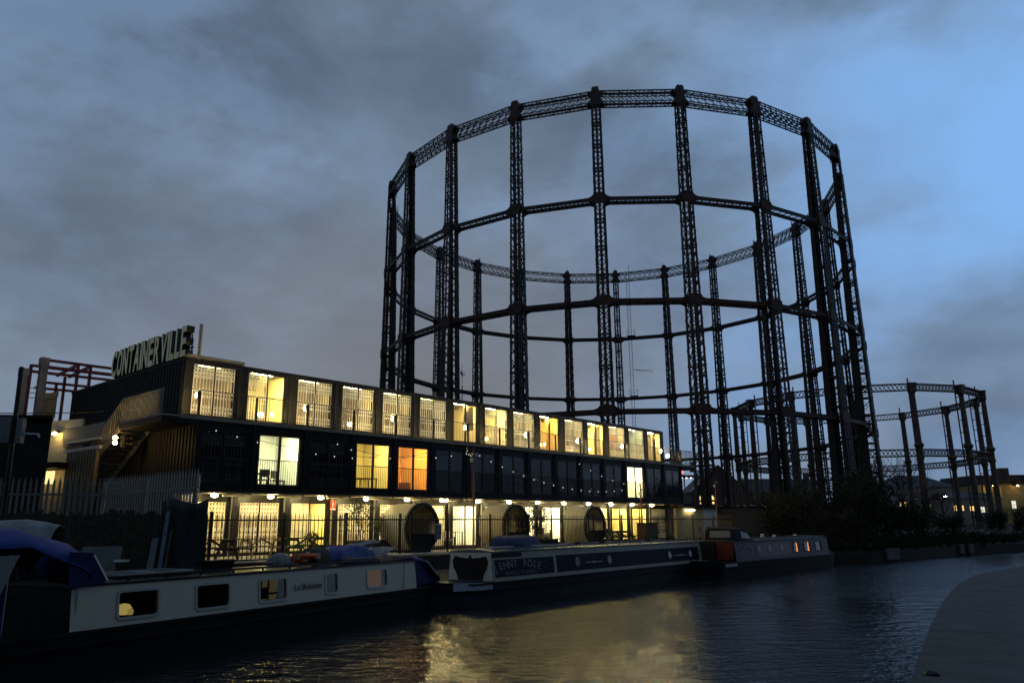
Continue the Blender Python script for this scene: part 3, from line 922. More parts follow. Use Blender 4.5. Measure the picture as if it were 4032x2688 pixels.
# ================================================================== the tall gasholder frame
GX, GY, GR_, GN, GPH = 13.8129, 103.0231, 30.5, 22, 3.41
ZT = 45.5
RZ = (34.19, 23.60, 12.86)
gas = thing('gasholder_frame', 'tall circular gasholder guide frame of lattice columns tied by ring girders', 'gasholder', (GX, GY, 0))
def cw(z):                       # tangential and radial half widths of a standard at height z
    f = (ZT - z) / (ZT - 1.3)
    return 0.46 + 0.24 * f, 0.44 + 0.62 * f
def column_mesh():
    s = MB()
    z0, z1 = 1.3, ZT - 0.75
    n = 30
    zs = [z0 + (z1 - z0) * (1 - (1 - i / n) ** 1.12) for i in range(n + 1)]
    def P(sx, sy, z):
        t, r = cw(z)
        return Vector((sx * r, sy * t, z))
    for sx in (-1, 1):
        for sy in (-1, 1):
            a, b = P(sx, sy, z0), P(sx, sy, z1)
            # L-shaped legs
            t0, t1 = 0.26, 0.17
            s.hexa([a + Vector((0, 0, 0)), a + Vector((-sx * 0.05, 0, 0)), a + Vector((-sx * 0.05, -sy * t0, 0)), a + Vector((0, -sy * t0, 0)),
                    b + Vector((0, 0, 0)), b + Vector((-sx * 0.05, 0, 0)), b + Vector((-sx * 0.05, -sy * t1, 0)), b + Vector((0, -sy * t1, 0))])
            k0, k1 = (0.75, 0.34) if sx < 0 else (0.30, 0.18)
            s.hexa([a, a + Vector((0, -sy * 0.05, 0)), a + Vector((-sx * k0, -sy * 0.05, 0)), a + Vector((-sx * k0, 0, 0)),
                    b, b + Vector((0, -sy * 0.05, 0)), b + Vector((-sx * k1, -sy * 0.05, 0)), b + Vector((-sx * k1, 0, 0))])
    for sx in (-1, 1):           # centre strip up the two wide faces
        s.hexa([P(sx, 0, z0) + Vector((-0.03, -0.13, 0)), P(sx, 0, z0) + Vector((0.03, -0.13, 0)), P(sx, 0, z0) + Vector((0.03, 0.13, 0)), P(sx, 0, z0) + Vector((-0.03, 0.13, 0)),
                P(sx, 0, z1) + Vector((-0.03, -0.09, 0)), P(sx, 0, z1) + Vector((0.03, -0.09, 0)), P(sx, 0, z1) + Vector((0.03, 0.09, 0)), P(sx, 0, z1) + Vector((-0.03, 0.09, 0))])
    for i in range(n):
        a, b = zs[i], zs[i + 1]
        for sx in (-1, 1):
            s.bar(P(sx, -1, a), P(sx, 1, b), 0.09, 0.03, up=(1, 0, 0))
            s.bar(P(sx, 1, a), P(sx, -1, b), 0.09, 0.03, up=(1, 0, 0))
        for sy in (-1, 1):
            s.bar(P(-1, sy, a), P(1, sy, b), 0.03, 0.09, up=(0, 1, 0))
            s.bar(P(1, sy, a), P(-1, sy, b), 0.03, 0.09, up=(0, 1, 0))
        if i % 2 == 0:
            w_ = 0.13
            for sx in (-1, 1):
                s.bar(P(sx, -1, a), P(sx, 1, a), w_, 0.05, up=(1, 0, 0))
            for sy in (-1, 1):
                s.bar(P(-1, sy, a), P(1, sy, a), w_, 0.05, up=(0, 1, 0))
            s.bar(P(-1, -1, a), P(1, 1, a), 0.06)
            s.bar(P(-1, 1, a), P(1, -1, a), 0.06)
    # base block
    t, r = cw(1.3)
    s.box(-r - 0.35, r + 0.35, -t - 0.35, t + 0.35, 0.6, 1.9)
    return s.mesh('column', [M_iron])
def cap_mesh():
    s = MB()
    s.box(-0.44, 0.44, -0.44, 0.44, ZT - 0.78, ZT + 0.75)
    rings = []
    for z, a in ((ZT + 0.75, 0.40), (ZT + 1.15, 0.38), (ZT + 1.35, 0.28), (ZT + 1.42, 0.12)):
        rings.append([(-a, -a, z), (a, -a, z), (a, a, z), (-a, a, z)])
    s.loft(rings)
    for sy in (-1, 1):          # hourglass gusset ears the girders bolt to
        for sz in (-1, 1):
            s.hexa([(-0.42, sy * 0.44, ZT + sz * 0.14), (0.42, sy * 0.44, ZT + sz * 0.14), (0.42, sy * 0.47, ZT + sz * 0.14), (-0.42, sy * 0.47, ZT + sz * 0.14),
                    (-0.42, sy * 0.44, ZT + sz * 0.75), (0.42, sy * 0.44, ZT + sz * 0.75), (0.42, sy * 0.86, ZT + sz * 0.75), (-0.42, sy * 0.86, ZT + sz * 0.75)])
    s.bar((-0.62, 0.0, ZT - 0.9), (-0.62, 0.0, ZT + 1.55), 0.08, 0.12)      # guide rail behind the standard
    return s.mesh('cap', [M_iron])
CH = 2 * GR_ * math.sin(math.pi / GN)
def top_girder_mesh():
    s = MB()
    h = CH / 2 - 0.4
    n = 9
    for y in (-0.36, 0.36):
        for z, tt in ((0.75, 0.13), (0.47, 0.08), (-0.47, 0.08), (-0.75, 0.13)):
            s.bar((-h, y, ZT + z), (h, y, ZT + z), 0.08, tt)
        for i in range(n):
            a, b = -h + 2 * h * i / n, -h + 2 * h * (i + 1) / n
            s.bar((a, y, ZT - 0.47), (b, y, ZT + 0.47), 0.03, 0.10, up=(0, 1, 0))
            s.bar((a, y, ZT + 0.47), (b, y, ZT - 0.47), 0.03, 0.10, up=(0, 1, 0))
            c = (a + b) / 2
            for zz_, z2 in ((0.47, 0.75), (-0.47, -0.75)):
                s.bar((a, y, ZT + z2), (c, y, ZT + zz_), 0.03, 0.07, up=(0, 1, 0))
                s.bar((c, y, ZT + zz_), (b, y, ZT + z2), 0.03, 0.07, up=(0, 1, 0))
    for i in range(5):
        a, b = -h + 2 * h * i / 5, -h + 2 * h * (i + 1) / 5
        s.bar((a, -0.36, ZT + 0.75), (b, 0.36, ZT + 0.75), 0.06, 0.03)
        s.bar((b, -0.36, ZT - 0.75), (a, 0.36, ZT - 0.75), 0.06, 0.03)
    return s.mesh('top_girder', [M_iron])
def ring_mesh(z, mats):
    s = MB()
    t, r = cw(z)
    h = CH / 2
    for y in (-0.56, 0.56):
        s.box(-h + t * 0.9, h - t * 0.9, y - 0.02, y + 0.02, z - 0.17, z + 0.17)
        for zf in (z - 0.17, z + 0.17):
            s.box(-h + t * 0.9, h - t * 0.9, y - 0.07, y + 0.07, zf - 0.02, zf + 0.02)
        for sx in (-1, 1):       # flared gusset plates
            x1, x2 = sx * (h - t * 0.9), sx * (h - t - 0.75)
            p = [(x1, 0.62), ((x1 * 0.72 + x2 * 0.28), 0.36), ((x1 * 0.4 + x2 * 0.6), 0.24), (x2, 0.185), (x2, -0.185), ((x1 * 0.4 + x2 * 0.6), -0.24), ((x1 * 0.72 + x2 * 0.28), -0.36), (x1, -0.62)]
            s.loft([[(a, y - 0.03, z + b) for a, b in p], [(a, y + 0.03, z + b) for a, b in p]])
    n = 8
    for i in range(n + 1):
        x = -h + 0.9 + (2 * h - 1.8) * i / n
        s.box(x - 0.06, x + 0.06, -0.54, 0.54, z - 0.03, z + 0.03)
        if i < n:
            x2 = -h + 0.9 + (2 * h - 1.8) * (i + 1) / n
            s.bar((x, -0.54, z), (x2, 0.54, z), 0.045, 0.03)
    return s.mesh('ring_girder', mats)
cm, km, tm = column_mesh(), cap_mesh(), top_girder_mesh()
rms = [ring_mesh(RZ[0], [M_iron]), ring_mesh(RZ[1], [M_rustlit]), ring_mesh(RZ[2], [M_rustlit])]
def plate_mesh(z):
    s = MB(); t, r = cw(z)
    p = [(-t - 0.12, 0.35), (-t * 0.8, 0.55), (t * 0.8, 0.55), (t + 0.12, 0.35), (t + 0.12, -0.35), (t * 0.8, -0.55), (-t * 0.8, -0.55), (-t - 0.12, -0.35)]
    s.loft([[(r + 0.02, a, z + b) for a, b in p], [(r + 0.08, a, z + b) for a, b in p]])
    return s.mesh('joint_plate', [M_rustlit])
pms = [plate_mesh(z) for z in RZ]
for i in range(GN):
    a = GPH + 2 * math.pi * i / GN
    c = link('column', cm, gas, (GR_ * math.cos(a), GR_ * math.sin(a), 0), a)
    link('cap', km, c)
    for p_ in pms:
        link('joint_plate', p_, c)
    am = a + math.pi / GN
    rr = GR_ * math.cos(math.pi / GN)
    link('top_girder', tm, gas, (rr * math.cos(am), rr * math.sin(am), 0), am + math.pi / 2)
    for rm in rms:
        link('ring_girder', rm, gas, (rr * math.cos(am), rr * math.sin(am), 0), am + math.pi / 2)
# access ladder down the far side, with small cages at the rings
a = GPH + 2 * math.pi * 14.75 / GN
lad = MB()
for y in (-0.24, 0.24):
    lad.bar((0, y, 3.0), (0, y, ZT + 1.9 if y < 0 else ZT + 0.9), 0.07)
k = 3.4
while k < ZT + 0.7:
    lad.bar((0, -0.24, k), (0, 0.24, k), 0.035)
    k += 0.62
ld = lad.obj('ladder', M_iron, gas, ((GR_ - 0.9) * math.cos(a), (GR_ - 0.9) * math.sin(a), 0), a)
for z in RZ:
    s = MB()
    s.box(-0.3, 0.5, -0.9, 0.5, z + 0.28, z + 0.36)
    for y in (-0.88, 0.48):
        s.bar((-0.25, y, z + 0.3), (-0.25, y, z + 1.5), 0.06)
    for q_ in (0.8, 1.2):
        s.bar((-0.25, -0.88, z + q_), (-0.25, 0.48, z + q_), 0.03)
    s.obj('ladder_cage', M_iron, ld)
for z in (17.5, 28.5):
    s = MB(); s.bar((0, -0.2, z), (0.4, -3.6, z - 0.2), 0.06); s.bar((0, -0.2, z), (0.4, -3.6, z - 0.55), 0.05); s.obj('stay', M_iron, ld)

# ================================================================== the lower, older gasholder
HX, HY, HR, HN, HPH = 62.693, 143.005, 21.0, 14, -0.193
HT, HM = 20.785 + 2.5, 10.436 + 2.5
old = thing('old_gasholder_frame', 'lower cast iron gasholder frame of round columns in two tiers with lattice girders', 'gasholder', (HX, HY, 0))
s = MB()
s.lathe([(0.62, 1.2), (0.62, 2.0), (0.48, 2.1), (0.46, 6.0), (0.41, HM - 1.3), (0.45, HM - 1.1), (0.60, HM - 0.75), (0.60, HM - 0.6), (0.50, HM - 0.55), (0.50, HM + 0.7),
         (0.60, HM + 0.85), (0.78, HM + 1.25), (0.62, HM + 1.35), (0.46, HM + 1.7), (0.42, 18.0), (0.37, HT - 1.2), (0.46, HT - 0.85)], n=14)
s.box(-0.50, 0.50, -0.50, 0.50, HT - 0.85, HT + 0.52)
s.box(-0.60, 0.60, -0.60, 0.60, HT + 0.52, HT + 0.66)
cm2 = s.mesh('column', [M_iron2])
s = MB()
s.box(-0.07, 0.07, -0.09, 0.09, 1.2, HT + 1.6)
k = 3.0
while k < HT:
    s.box(0.05, 0.75, -0.06, 0.06, k, k + 0.12); k += 1.9
gm2 = s.mesh('guide_rail', [M_iron])
C2 = 2 * HR * math.sin(math.pi / HN)
def old_girder(z, hgt, m):
    s = MB(); h = C2 / 2 - 0.55
    for y in (-0.12, 0.12):
        for zz_ in (-hgt / 2, hgt / 2):
            s.bar((-h, y, z + zz_), (h, y, z + zz_), 0.16, 0.18)
        n = int(2 * h / 0.62)
        for i in range(n):
            a_, b_ = -h + 2 * h * i / n, -h + 2 * h * (i + 1) / n
            s.bar((a_, y, z - hgt / 2), (b_, y, z + hgt / 2), 0.04, 0.11, up=(0, 1, 0))
            s.bar((a_, y, z + hgt / 2), (b_, y, z - hgt / 2), 0.04, 0.11, up=(0, 1, 0))
    return s.mesh('girder', [m])
g1, g2 = old_girder(HT, 1.05, M_iron), old_girder(HM, 1.05, M_iron2)
for i in range(HN):
    a = HPH + 2 * math.pi * i / HN
    c = link('column', cm2, old, (HR * math.cos(a), HR * math.sin(a), 0), a)
    link('guide_rail', gm2, c, (-0.95, 0, 0))
    am = a + math.pi / HN; rr = HR * math.cos(math.pi / HN)
    link('girder', g1, old, (rr * math.cos(am), rr * math.sin(am), 0), am + math.pi / 2)
    link('girder', g2, old, (rr * math.cos(am), rr * math.sin(am), 0), am + math.pi / 2)
# ================================================================== narrowboats
def boat_frame(name, label, px, py, ang):
    return thing(name, label, 'narrowboat', (px, py, 0), R(ang))
BW = 2.08
def hull(parent, x0, x1, m, mrub, bow_len=2.6, stern_len=0.9, gun=0.70, bow_rise=0.22, stern='round'):
    st = []
    n = 6
    for i in range(n + 1):
        f = i / n
        st.append((x0 + stern_len * f, (BW / 2) * (math.sqrt(max(0.02, 1 - (1 - f) ** 2)) if stern == 'round' else 0.96 + 0.04 * f), gun + 0.10 * (1 - f)))
    for i in range(1, 5):
        st.append((x0 + stern_len + (x1 - bow_len - x0 - stern_len) * i / 5, BW / 2, gun))
    for i in range(n + 1):
        f = i / n
        st.append((x1 - bow_len + bow_len * f, (BW / 2) * max(0.02, 1 - f ** 2.1), gun + bow_rise * f * f))
    s = MB()
    rings = []
    for x, hw, z in st:
        c = BW / 2
        bx = x - 0.25 * max(0, (x - (x1 - bow_len)) / bow_len)
        rings.append([(bx, c - hw * 0.90, -0.35), (x, c - hw, z - 0.06), (x, c - hw, z), (x, c + hw, z), (x, c + hw, z - 0.06), (bx, c + hw * 0.90, -0.35)])
    s.loft(rings)
    h = s.obj('hull', m, parent)
    s = MB()
    for (xa, ha, za), (xb, hb, zb) in zip(st, st[1:]):
        for sd in (-1, 1):
            for dz_ in (-0.03, -0.24):
                s.bar((xa, BW / 2 + sd * (ha + 0.015), za + dz_), (xb, BW / 2 + sd * (hb + 0.015), zb + dz_), 0.05, 0.05)
    s.obj('rubbing_strake', mrub, parent)
    return h
def cabin_sides(parent, L, z0, z1, inset0, inset1, holes, m, x0=0.0):
    """near side with real window openings, leaning in towards the roof; far side and ends closed"""
    s = MB()
    H = z1 - z0
    def yl(z):
        return inset0 + (inset1 - inset0) * (z - z0) / H
    t = MB(); t.wall(x0, x0 + L, z0, z1, holes, 0.0, 0.05)
    for f, mi in zip(t.f, t.m):
        s.quad(*[(t.v[i][0], yl(t.v[i][2]) + t.v[i][1], t.v[i][2]) for i in f])
    a, b = BW - inset0, BW - inset1
    s.quad((x0 + L, a, z0), (x0, a, z0), (x0, b, z1), (x0 + L, b, z1))
    for x in (x0, x0 + L):
        s.quad((x, inset0, z0), (x, a, z0), (x, b, z1), (x, BW / 2, z1 + 0.07), (x, inset1, z1))
    f_ = MB(); f_.quad((x0 + 0.01, inset0 + 0.06, z0 + 0.05), (x0 + L - 0.01, inset0 + 0.06, z0 + 0.05), (x0 + L - 0.01, a - 0.02, z0 + 0.05), (x0 + 0.01, a - 0.02, z0 + 0.05)); f_.obj('cabin_floor', M_hullk, parent)
    o_ = s.obj('cabin', m, parent)
    e_ = MB(); e_.quad((x0 - 0.006, inset0, z0), (x0 - 0.006, inset1, z1), (x0 - 0.006, BW / 2, z1 + 0.07), (x0 - 0.006, b, z1), (x0 - 0.006, a, z0)); e_.obj('end_panel', M_hullk, parent)
    return o_
def cabin_roof(parent, L, z1, inset1, m, x0=0.0):
    s = MB()
    n = 6
    prof = [(inset1 - 0.03, -0.02)] + [(inset1 - 0.03 + (BW - 2 * inset1 + 0.06) * i / n, 0.07 * math.sin(math.pi * i / n) + 0.012) for i in range(n + 1)] + [(BW - inset1 + 0.03, -0.02)]
    s.loft([[(x0 - 0.04, y, z1 + z) for y, z in prof], [(x0 + L + 0.04, y, z1 + z) for y, z in prof]])
    r_ = s.obj('roof', m, parent)
    s = MB()
    for y in (inset1 + 0.06, BW - inset1 - 0.06):
        s.bar((x0 + 0.1, y, z1 + 0.10), (x0 + L - 0.1, y, z1 + 0.10), 0.035, 0.05)
        k = x0 + 0.3
        while k < x0 + L:
            s.box(k - 0.02, k + 0.02, y - 0.012, y + 0.012, z1, z1 + 0.09); k += 0.9
    s.obj('handrail', m, r_)
    return r_
def boat_window(parent, x0, x1, z0, z1, yf, mfr, mpane, fw=0.055):
    s = MB()
    def rr(x0, x1, z0, z1, rad):
        out = []
        for cx, cz, a0 in ((x1 - rad, z1 - rad, 0), (x0 + rad, z1 - rad, 90), (x0 + rad, z0 + rad, 180), (x1 - rad, z0 + rad, 270)):
            for k in range(4):
                a = R(a0 + 30 * k)
                out.append((cx + rad * math.cos(a), cz + rad * math.sin(a)))
        return out
    o = rr(x0 - fw, x1 + fw, z0 - fw, z1 + fw, 0.10); i_ = rr(x0, x1, z0, z1, 0.06)
    k = len(o)
    for j in range(k):
        l = (j + 1) % k
        A = [(o[j][0], yf(o[j][1]) - 0.02, o[j][1]), (o[l][0], yf(o[l][1]) - 0.02, o[l][1]), (i_[l][0], yf(i_[l][1]) - 0.02, i_[l][1]), (i_[j][0], yf(i_[j][1]) - 0.02, i_[j][1])]
        s.quad(*A)
        s.quad(A[0], (A[0][0], A[0][1] + 0.03, A[0][2]), (A[1][0], A[1][1] + 0.03, A[1][2]), A[1])
        s.quad(A[2], (A[2][0], A[2][1] + 0.05, A[2][2]), (A[3][0], A[3][1] + 0.05, A[3][2]), A[3])
    w_ = s.obj('window', mfr, parent)
    s = MB(); s.quad((x0 - 0.01, yf(z0) + 0.02, z0 - 0.01), (x1 + 0.01, yf(z0) + 0.02, z0 - 0.01), (x1 + 0.01, yf(z1) + 0.02, z1 + 0.01), (x0 - 0.01, yf(z1) + 0.02, z1 + 0.01))
    s.obj('pane', mpane, w_)
    return w_
M_hullk = mat('black_hull', (0.008, 0.008, 0.009), 0.6, 0, 0.4, 3.0, spec=0.12)
M_cream = mat('cream_boat_paint', (0.48, 0.435, 0.33), 0.5, 0, 0.10, 1.5, col2=(0.40, 0.37, 0.285), spec=0.12)
M_hullk = mat('black_hull', (0.010, 0.010, 0.011), 0.55, 0, 0.4, 3.0)
M_roofk = mat('black_boat_roof', (0.012, 0.012, 0.012), 0.30, 0, 0.3, 4.0)
M_blue = mat('blue_canvas', (0.014, 0.030, 0.14), 0.7, 0, 0.25, 3.0, 0.5, 6.0)
M_navy = mat('navy_canvas', (0.007, 0.010, 0.055), 0.75, 0, 0.25, 3.0)
M_dimint = mat('dark_cabin_inside', (0.03, 0.025, 0.02), 0.8)
M_winfr = mat('window_surround', (0.30, 0.30, 0.26), 0.4, 0.2, 0.1)

# --- the cream boat
lb = boat_frame('cream_narrowboat', 'cream narrowboat lettered La Bohème with blue stern canopy, nearest on the left', -8.11, 14.99, 62.1)
LBW = [(0.98, 1.86, 0.85, 1.31), (2.84, 3.71, 0.85, 1.31), (4.65, 5.50, 0.85, 1.31), (6.95, 7.38, 0.87, 1.32), (8.66, 9.54, 0.88, 1.32)]
hull(lb, -3.2, 13.5, M_hullk, M_hullk, 2.4, 1.0)
cabin_sides(lb, 11.0, 0.70, 1.50, 0.02, 0.10, LBW, M_cream)
cabin_roof(lb, 11.0, 1.50, 0.10, M_roofk)
yl = lambda z: 0.02 + 0.08 * (z - 0.7) / 0.8
lit5 = emis('amber_curtain', (1.0, 0.45, 0.05), 0.09)
for i, (a, b, c, d) in enumerate(LBW):
    boat_window(lb, a, b, c, d, yl, M_winfr, M_boatglass)
s = MB()
s.box(0.05, 10.95, 0.9, 0.95, 0.76, 1.48); s.obj('bulkhead', M_dimint, lb)
s = MB(); s.box(8.6, 9.6, 0.30, 0.32, 0.80, 1.40); s.obj('curtain', lit5, lb)
s = MB(); s.box(4.6, 5.55, 0.40, 0.42, 0.80, 1.40); s.obj('curtain', emis('dim_cabin_glow', (0.9, 0.75, 0.35), 0.07), lb)
s = MB()
for x in (4.75, 4.98, 5.22):
    s.box(x - 0.02, x + 0.02, 0.36, 0.38, 0.82, 1.38)
s.box(4.62, 5.5, 0.30, 0.36, 0.95, 0.99); s.box(4.95, 5.15, 0.28, 0.33, 0.86, 1.12); s.obj('window_shelf', M_dimint, lb)
# seams of the side sheets
s = MB(); s.box(10.30, 10.32, 0.0, 0.006, 0.72, 1.48); s.obj('panel_seam', M_hullk, lb)
text_part('lettering', 'La Bohème', 0.21, mat('boat_letter', (0.035, 0.035, 0.035), 0.5), lb, (5.76, 0.024, 1.015), width=1.0)
toy = thing('lit_ornament', 'small yellow ornament inside the first cabin window, glowing in place of lamplight', 'ornament', (0, 0, 0), 0)
_c, _s = math.cos(R(62.1)), math.sin(R(62.1))
def lbp(x, y, z): return (-8.11 + _c * x - _s * y, 14.99 + _s * x + _c * y, z)
toy.location = lbp(1.28, 0.30, 0.87)
s = MB(); s.lathe([(0.10, 0.0), (0.14, 0.06), (0.15, 0.12), (0.10, 0.19), (0.03, 0.21)], n=12); s.obj('shade', emis('ornament_glow', (1.0, 0.75, 0.2), 0.55), toy, smooth=True)  # lamplight on the ornament is given as its own glow
s = MB(); s.lathe([(0.04, 0.0), (0.06, 0.04), (0.05, 0.10), (0.01, 0.12)], (0.16, -0.05, 0), n=10); s.bar((-0.12, 0, 0.10), (-0.26, 0.02, 0.14), 0.03); s.obj('arm', emis('ornament_glow2', (1.0, 0.75, 0.2), 0.35), toy)
# stern canopy
can = MB()
prof = [(-3.3, 2.30), (-2.4, 2.50), (-1.4, 2.55), (-0.9, 2.54), (-0.4, 2.40), (0.1, 2.28), (0.26, 2.18), (0.32, 2.06)]
nr = 12
rings = []
random.seed(5)
for x, zt in prof:
    ring = []
    for i in range(nr + 1):
        f = i / nr
        y = 0.02 + (BW - 0.04) * f
        drop = abs(2 * f - 1) ** 3.2
        edge = zt - 0.40 - 0.07 * math.sin(x * 2.6 + 1.0)
        ring.append((x, y, zt - (zt - edge) * drop + 0.012 * math.sin(9 * f + 3 * x)))
    rings.append(ring)
can.loft(rings, closed=False)
cano = can.obj('canopy_top', M_blue, lb, smooth=True)
sol = cano.modifiers.new('thick', 'SOLIDIFY'); sol.thickness = 0.02
s = MB()
s.loft([[(0.32, 0.05, 2.07), (0.34, 0.7, 2.12), (0.34, 1.4, 2.12), (0.32, BW - 0.05, 2.07)], [(0.46, 0.08, 1.80), (0.48, 0.7, 1.85), (0.48, 1.4, 1.85), (0.46, BW - 0.08, 1.8)],
        [(0.72, 0.10, 1.54), (0.78, 0.7, 1.60), (0.78, 1.4, 1.60), (0.72, BW - 0.1, 1.54)]], closed=False)
f_ = s.obj('canopy_front', M_blue, lb, smooth=True); f_.modifiers.new('thick', 'SOLIDIFY').thickness = 0.02
s = MB(); s.bar((0.33, 0.03, 2.04), (0.70, 0.08, 1.55), 0.035); s.obj('canopy_zip', mat('white_edge', (0.6, 0.6, 0.58), 0.4), lb)
s = MB(); s.quad((-0.10, 0.04, 1.46), (0.62, 0.04, 1.52), (0.32, 0.03, 2.08), (-0.16, 0.03, 2.12))
x_ = s.obj('canopy_side', M_navy, lb); x_.modifiers.new('thick', 'SOLIDIFY').thickness = 0.015
s = MB(); s.quad((-3.3, 0.04, 0.72), (-1.2, 0.04, 0.72), (-1.25, 0.04, 1.42), (-2.45, 0.04, 2.08), (-3.3, 0.04, 2.1))
x_ = s.obj('canopy_side', M_navy, lb); x_.modifiers.new('thick', 'SOLIDIFY').thickness = 0.015
s = MB(); s.quad((-1.2, 0.06, 0.72), (-0.02, 0.06, 0.72), (-0.02, 0.06, 1.46), (-1.2, 0.06, 1.40)); x_ = s.obj('side_curtain', M_hullk, lb); x_.modifiers.new('thick', 'SOLIDIFY').thickness = 0.015
s = MB(); s.quad((-2.4, 0.05, 2.05), (-1.3, 0.05, 1.45), (-1.05, 0.05, 2.10)); s.obj('canopy_window', glass('plastic_window', (0.5, 0.55, 0.56), 1.45, 0.15, 0.35), lb)
s = MB()
for x in (-2.6, -1.2, 0.1):
    s.tube((x, 0.06, 0.75), (x, 0.06, 2.1), 0.014, n=6); s.tube((x, BW - 0.06, 0.75), (x, BW - 0.06, 2.1), 0.014, n=6)
s.obj('canopy_frame', M_winfr, lb)
# bow cover
s = MB()
s.loft([[(10.9, 0.10, 1.52), (10.9, 0.55, 1.64), (10.9, BW - 0.55, 1.64), (10.9, BW - 0.1, 1.52)], [(11.6, 0.10, 1.45), (11.6, 0.6, 1.60), (11.6, BW - 0.6, 1.6), (11.6, BW - 0.1, 1.45)],
        [(12.5, 0.22, 1.00), (12.5, 0.8, 1.15), (12.5, BW - 0.8, 1.15), (12.5, BW - 0.22, 1.0)], [(13.2, 0.62, 0.86), (13.2, 0.9, 0.92), (13.2, BW - 0.9, 0.92), (13.2, BW - 0.62, 0.86)]], closed=False)
x_ = s.obj('bow_cover', M_blue, lb, smooth=True); x_.modifiers.new('thick', 'SOLIDIFY').thickness = 0.02
s = MB(); s.quad((11.0, 0.06, 0.74), (12.9, 0.40, 0.80), (12.45, 0.19, 1.0), (11.6, 0.07, 1.44), (11.0, 0.06, 1.50)); x_ = s.obj('bow_cover_side', M_navy, lb); x_.modifiers.new('thick', 'SOLIDIFY').thickness = 0.015
s = MB(); s.bar((11.55, 0.05, 1.46), (12.35, 0.16, 0.98), 0.07, 0.02); s.obj('bow_cover_strap', mat('white_edge', (0.6, 0.6, 0.58), 0.4), lb)
# things lying on its roof
def on_lb(name, label, cat, x, y, z, rz=0.0):
    return thing(name, label, cat, lbp(x, y, z), R(62.1) + rz)
t_ = on_lb('roof_planter', 'long black planter trough on the cream boat roof', 'planter', 3.95, 0.75, 1.57)
s = MB(); s.hexa([(-0.33, -0.10, 0), (0.33, -0.10, 0), (0.33, 0.10, 0), (-0.33, 0.10, 0), (-0.40, -0.14, 0.20), (0.40, -0.14, 0.20), (0.40, 0.14, 0.20), (-0.40, 0.14, 0.20)]); s.box(-0.43, 0.43, -0.17, 0.17, 0.20, 0.23); s.obj('trough', M_hullk, t_)
s = MB(); s.box(-0.38, 0.38, -0.12, 0.12, 0.231, 0.237); s.obj('soil', M_ground, t_)
t_ = on_lb('cable_coil', 'loose coil of black cable on the cream boat roof beside the planter', 'cable', 4.75, 0.55, 1.60)
s = MB(); pr_ = None
for i in range(70):
    a = i * 0.42; p = Vector((0.30 * math.cos(a) + 0.012 * i - 0.3, 0.22 * math.sin(a), 0.03 + 0.05 * abs(math.sin(a * 0.5))))
    if pr_ is not None: s.bar(pr_, p, 0.022)
    pr_ = p
s.obj('coil', M_hullk, t_)
M_orange = mat('orange_lifebuoy', (0.55, 0.09, 0.02), 0.55, 0, 0.15, 4.0)
t_ = on_lb('lifebuoy', 'orange ring lifebuoy lying tilted on the cream boat roof', 'lifebuoy', 6.85, 0.85, 1.72)
s = MB(); rings = []
for i in range(28):
    a = 2 * math.pi * i / 28
    rings.append([((0.36 + 0.085 * math.cos(b)) * math.cos(a), (0.36 + 0.085 * math.cos(b)) * math.sin(a), 0.07 * math.sin(b)) for b in [2 * math.pi * k / 10 for k in range(10)]])
rings.append(rings[0]); s.loft(rings, cap=False); r_ = s.obj('ring', M_orange, t_, smooth=True); r_.rotation_euler = (R(-10), R(3), 0)
s = MB()
for a in (0.4, 2.0, 3.6, 5.2):
    s.box(0.36 * math.cos(a) - 0.10, 0.36 * math.cos(a) + 0.10, 0.36 * math.sin(a) - 0.095, 0.36 * math.sin(a) + 0.095, -0.072, 0.078)
r2 = s.obj('band', mat('faded_band', (0.3, 0.16, 0.1), 0.6), t_); r2.rotation_euler = (R(-10), R(3), 0)
def lump(name, label, cat, loc, rz, sx, sy, sz, m, seed, part='sheet', amp=0.22):
    t_ = thing(name, label, cat, loc, rz)
    rnd = random.Random(seed); ph = [rnd.uniform(0, 6.28) for _ in range(6)]
    s = MB(); rings = []
    nu, nv = 20, 9
    for j in range(nv):
        v = j / (nv - 1) * math.pi / 2
        ring = []
        for i in range(nu):
            u = 2 * math.pi * i / nu
            k = 1 + amp * (math.sin(3 * u + ph[0]) * 0.5 + math.sin(5 * u + ph[1] + 2 * v) * 0.35 + math.sin(8 * u + ph[2]) * 0.2)
            hx = 1 + amp * 0.9 * math.sin(2 * u + ph[3]) * math.cos(v)
            sq = lambda q_: math.copysign(abs(q_) ** 0.65, q_)
            ring.append((sx * k * sq(math.cos(u)) * math.cos(v) ** 0.6, sy * k * sq(math.sin(u)) * math.cos(v) ** 0.6, sz * math.sin(v) * hx + 0.02 * math.sin(7 * u + ph[4])))
        rings.append(ring)
    s.loft(rings); s.obj(part, m, t_, smooth=True)
    return t_
lump('rucksack', 'pale crumpled sack beside the lifebuoy on the cream boat roof', 'sack', lbp(6.15, 0.95, 1.57), R(62), 0.28, 0.25, 0.30, mat('grey_sacking', (0.16, 0.155, 0.14), 0.9, 0, 0.4, 9.0), 2)
lump('brown_bundle', 'dark mottled bundle between the lifebuoy and the blue sheet on the boat roof', 'bundle', lbp(7.55, 0.95, 1.57), R(62), 0.42, 0.36, 0.40, mat('mottled_cover', (0.045, 0.04, 0.03), 0.9, 0, 0.5, 9.0), 4)
lump('blue_tarpaulin', 'crumpled bright blue tarpaulin heaped on the cream boat roof', 'tarpaulin', lbp(8.65, 0.95, 1.57), R(62), 0.95, 0.45, 0.42, mat('bright_blue_sheet', (0.010, 0.025, 0.13), 0.45, 0, 0.3, 5.0, 0.8, 6.0), 11, amp=0.3)
